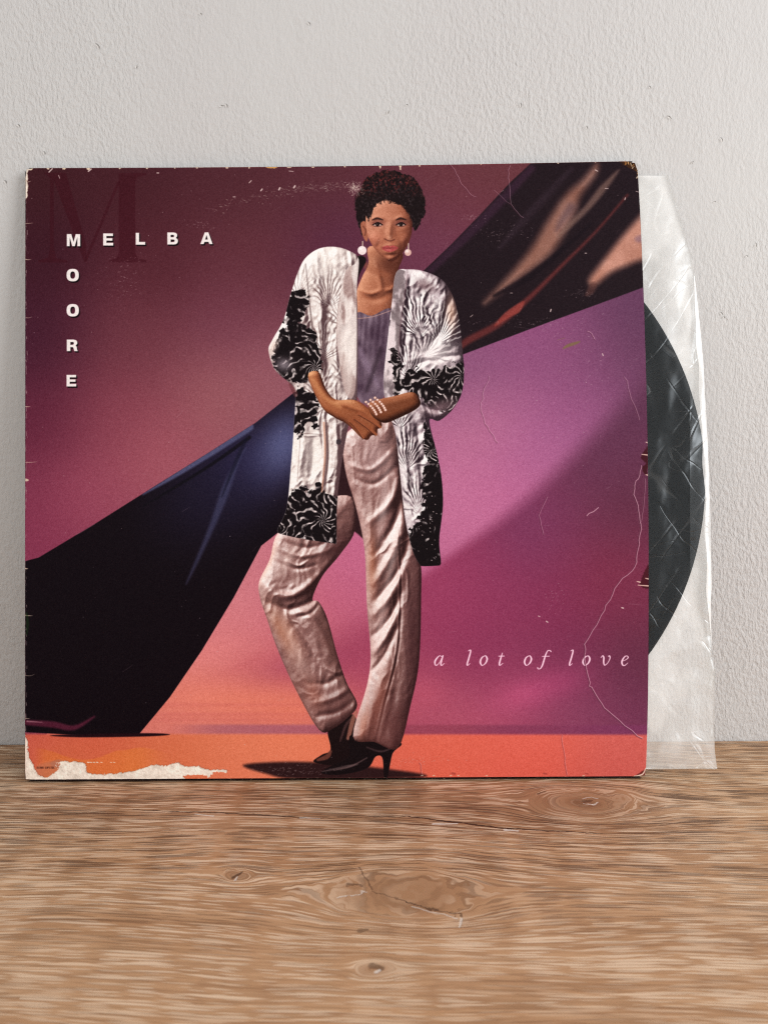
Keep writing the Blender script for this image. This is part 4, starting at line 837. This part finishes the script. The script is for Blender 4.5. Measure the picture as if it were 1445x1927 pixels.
lathe('center_label', [(.0036, .00065), (.0036, .0008), (.0495, .0008), (.0495, .00065)], m_lab, rec, 96)

# ------------------------------------------------------------------ clear inner bag
def film(name, veil, gl, crk, rough=.16, tint=(.98, .975, .965), lines=0.0):
    m = bpy.data.materials.new(name); m.use_nodes = True; nt = m.node_tree; nt.nodes.clear(); N = NT(nt)
    out = nt.nodes.new('ShaderNodeOutputMaterial')
    oc = N.obj(); q = N.sep(oc); wq = N.noise(oc, 24, 2, .5); h = None; lsum = None
    wx = N.m('ADD', q[0], N.m('MULTIPLY', wq, .012)); wy = N.m('ADD', q[1], N.m('MULTIPLY', wq, .02))
    def turned(an, k1, k2, z):
        ca, sa = math.cos(an), math.sin(an)
        return N.xyz(N.m('ADD', N.m('MULTIPLY', wx, ca*k1), N.m('MULTIPLY', wy, sa*k1)), N.m('SUBTRACT', N.m('MULTIPLY', wy, ca*k2), N.m('MULTIPLY', wx, sa*k2)), z)
    # long soft wrinkles, mostly upright, and thin sharp creases across them
    for an, k1, k2, amp in ((1.5, 2.6, 52, .55), (1.3, 4, 90, .36), (1.75, 4, 75, .34)):
        f = N.m('MULTIPLY', N.noise(turned(an, k1, k2, an*3), 1.0, 1.0, .4), amp*62/k2*1.7)
        h = f if h is None else N.m('ADD', h, f)
    for an, k1, k2, amp in ((.95, 14, 60, 1.0), (-.75, 12, 70, 1.0), (1.5, 8, 50, .9), (.3, 26, 120, .7)):
        nz_ = N.m('ABSOLUTE', N.m('SUBTRACT', N.noise(turned(an, k1, k2, 5+an), 1.0, 0.0, .5), .5))
        gate = N.ramp(N.noise(oc, 40+k1, 1), .44, .58)
        ln = N.m('MULTIPLY', N.ramp(nz_, .009, .0), gate); lsum = ln if lsum is None else N.m('MAXIMUM', lsum, ln)
        h = N.m('ADD', h, N.m('MULTIPLY', N.m('MULTIPLY', N.m('MINIMUM', nz_, .02), gate), amp*2.6*60/k2))
    nrm = N.bump(h, .0075, crk)
    wv = oc
    tr = nt.nodes.new('ShaderNodeBsdfTransparent'); tr.inputs[0].default_value = (.985, .985, .98, 1)
    df = nt.nodes.new('ShaderNodeBsdfDiffuse'); df.inputs[0].default_value = (*tint, 1)
    tl = nt.nodes.new('ShaderNodeBsdfTranslucent'); tl.inputs[0].default_value = (*tint, 1)
    gs = nt.nodes.new('ShaderNodeBsdfGlossy'); gs.inputs['Color'].default_value = (.86, .94, 1, 1); gs.inputs['Roughness'].default_value = rough
    nt.links.new(nrm, gs.inputs['Normal'])
    def mixs(f, a, b):
        n = nt.nodes.new('ShaderNodeMixShader'); N.put(n.inputs[0], f); nt.links.new(a, n.inputs[1]); nt.links.new(b, n.inputs[2]); return n.outputs[0]
    soft = mixs(.10, df.outputs[0], tl.outputs[0])
    vf = N.m('ADD', N.m('MULTIPLY', N.ramp(N.noise(wv, 45, 3), .4, .6), veil*.5), veil*.75)
    if lines: vf = N.m('ADD', vf, N.m('MULTIPLY', lsum, lines))
    body = mixs(vf, tr.outputs[0], soft)
    ge = nt.nodes.new('ShaderNodeNewGeometry'); dp = nt.nodes.new('ShaderNodeVectorMath'); dp.operation = 'DOT_PRODUCT'
    nt.links.new(nrm, dp.inputs[0]); nt.links.new(ge.outputs['Incoming'], dp.inputs[1])
    fz = N.m('POWER', N.m('SUBTRACT', 1.0, N.m('MINIMUM', N.m('ABSOLUTE', dp.outputs['Value']), 1.0)), 5.0)      # same from both sides of the film
    nt.links.new(mixs(N.m('MINIMUM', N.m('MULTIPLY', N.m('ADD', .045, N.m('MULTIPLY', fz, .95)), gl), .9), body, gs.outputs[0]), out.inputs[0]); return m
m_front = film('clear_film', .006, .60, .34, .24, lines=.03); m_back = film('milky_film', .54, 1.0, .62, .34, lines=.12); m_fold = film('folded_film', .010, .9, .6, .26, (.98, .98, .975))
bag = bpy.data.objects.new('inner_bag', None); COL.objects.link(bag); bag.matrix_world = LM.copy()
tag(bag, 'crinkled clear plastic inner bag sticking out on the open side', 'inner sleeve')
EDGE = [(1452, 1350.5), (1440, 1349), (1410, 1346), (1380, 1345), (1330, 1347), (1290, 1345.5), (1268, 1348.5), (1240, 1342), (1200, 1339), (1150, 1338), (1100, 1339.5), (1070, 1339), (960, 1337.5), (840, 1333), (740, 1328), (690, 1325), (640, 1321), (580, 1315), (540, 1311), (515, 1308), (480, 1302), (440, 1291), (395, 1279), (350, 1266), (327, 1259)]
ER = [st(x, y) for y, x in EDGE]
et = np.array([q[1] for q in ER]); es = np.array([q[0] for q in ER])
NR, NC = 300, 130
def bag_n(s, t, side):
    """height of one film above the bag's middle plane"""
    d = math.hypot(s-cs_, t-ct_)-RAD
    over = 1/(1+math.exp(-d/.0022)) if abs(d) < .1 else (1.0 if d > 0 else 0.0)
    out = min(1, max(0, (s-W+.004)/.012))
    q = Vector((s*38, t*24, 3.1*side)); w = mnoise.noise_vector(Vector((s*16, t*16, side)))
    cr = 1-abs(mnoise.noise(q+w*.9))*2.2
    cr2 = 1-abs(mnoise.noise(Vector((s*95+w.x, t*60+w.y, 7+side))))*2.0
    lump = mnoise.noise(Vector((s*14, t*10, 1.5*side)))
    low = min(1, max(0, (.055-t)/.04))
    puff = (.00025+.0011*over)*out
    return side*(.00115*(1-over*.55)+puff*.4)+(puff*(.55*cr+.35*cr2*(.5+low)+.8*lump)-.0003*over*out)*(1 if side > 0 else .7)
def sheet(name, mat, side, s_in=.21, lo=None, hi=None, s0=None, off=0.0):
    vs, fs = [], []
    t0, t1 = (et[0], et[-1]) if lo is None else (lo, hi)
    for j in range(NR+1):
        t = t0+(t1-t0)*j/NR; sr = float(np.interp(t, et, es)); si = s_in if s0 is None else s0(t)
        for i in range(NC+1):
            s = si+(sr-si)*(i/NC)**.6
            f = min(1, (sr-s)/.0035); f = math.sqrt(max(0, f*(2-f)))
            te = t
            if lo is None and j == NR: te += .0006*mnoise.noise(Vector((s*150, 0, 0)))
            vs.append((s+.0003*mnoise.noise(Vector((t*120, 4.0, 0)))*(i/NC), te, -.0021+bag_n(s, t, side)*f+off))
    for j in range(NR):
        for i in range(NC):
            a = j*(NC+1)+i; q = (a, a+1, a+NC+2, a+NC+1); fs.append(q if side > 0 else q[::-1])
    return mesh_obj(name, vs, fs, mat, bag, None, True)
sheet('front_film', m_front, 1); sheet('back_film', m_back, -1)
# folded-over lip along the open edge, with its straight inner border
def lip_s(t):
    y = 1474-t/W*1154
    x = 1298 if 700 < y < 1090 else 1298+min(30, abs(y-(700 if y <= 700 else 1090))*.16)
    return min(st(x, y)[0], float(np.interp(t, et, es))-.0012)
sheet('folded_lip', m_fold, 1, lo=st(1330, 1300)[1], hi=st(1315, 560)[1], s0=lip_s, off=.00025)
m_rim = film('doubled_film', .62, .9, .4, .3, (.985, .985, .98))
def rim_s(t):
    y = 1474-t/W*1154; e = float(np.interp(t, et, es)); w = 10.5*max(0, min(1, (y-520)/160, (1215-y)/90))+1.2
    return e-w*MMPX*(1+.25*mnoise.noise(Vector((t*60, 3, 3))))
sheet('edge_fold', m_rim, 1, lo=st(1338, 1225)[1], hi=st(1310, 520)[1], s0=rim_s, off=.0005)
# welded bottom seam
vs, fs = [], []
for i in range(81):
    s = .25+(es[0]-.25)*i/80
    for dt, dz in ((-.0004, 0), (.0000, .0005), (.0009, .0004), (.0012, 0)): vs.append((s, et[0]+dt+.0002*mnoise.noise(Vector((s*90, 1, 1))), -.0019+dz))
for i in range(80):
    for a in range(3): fs.append((i*4+a, i*4+4+a, i*4+5+a, i*4+1+a))
mesh_obj('bottom_seam', vs, fs, m_fold, bag, None, True)
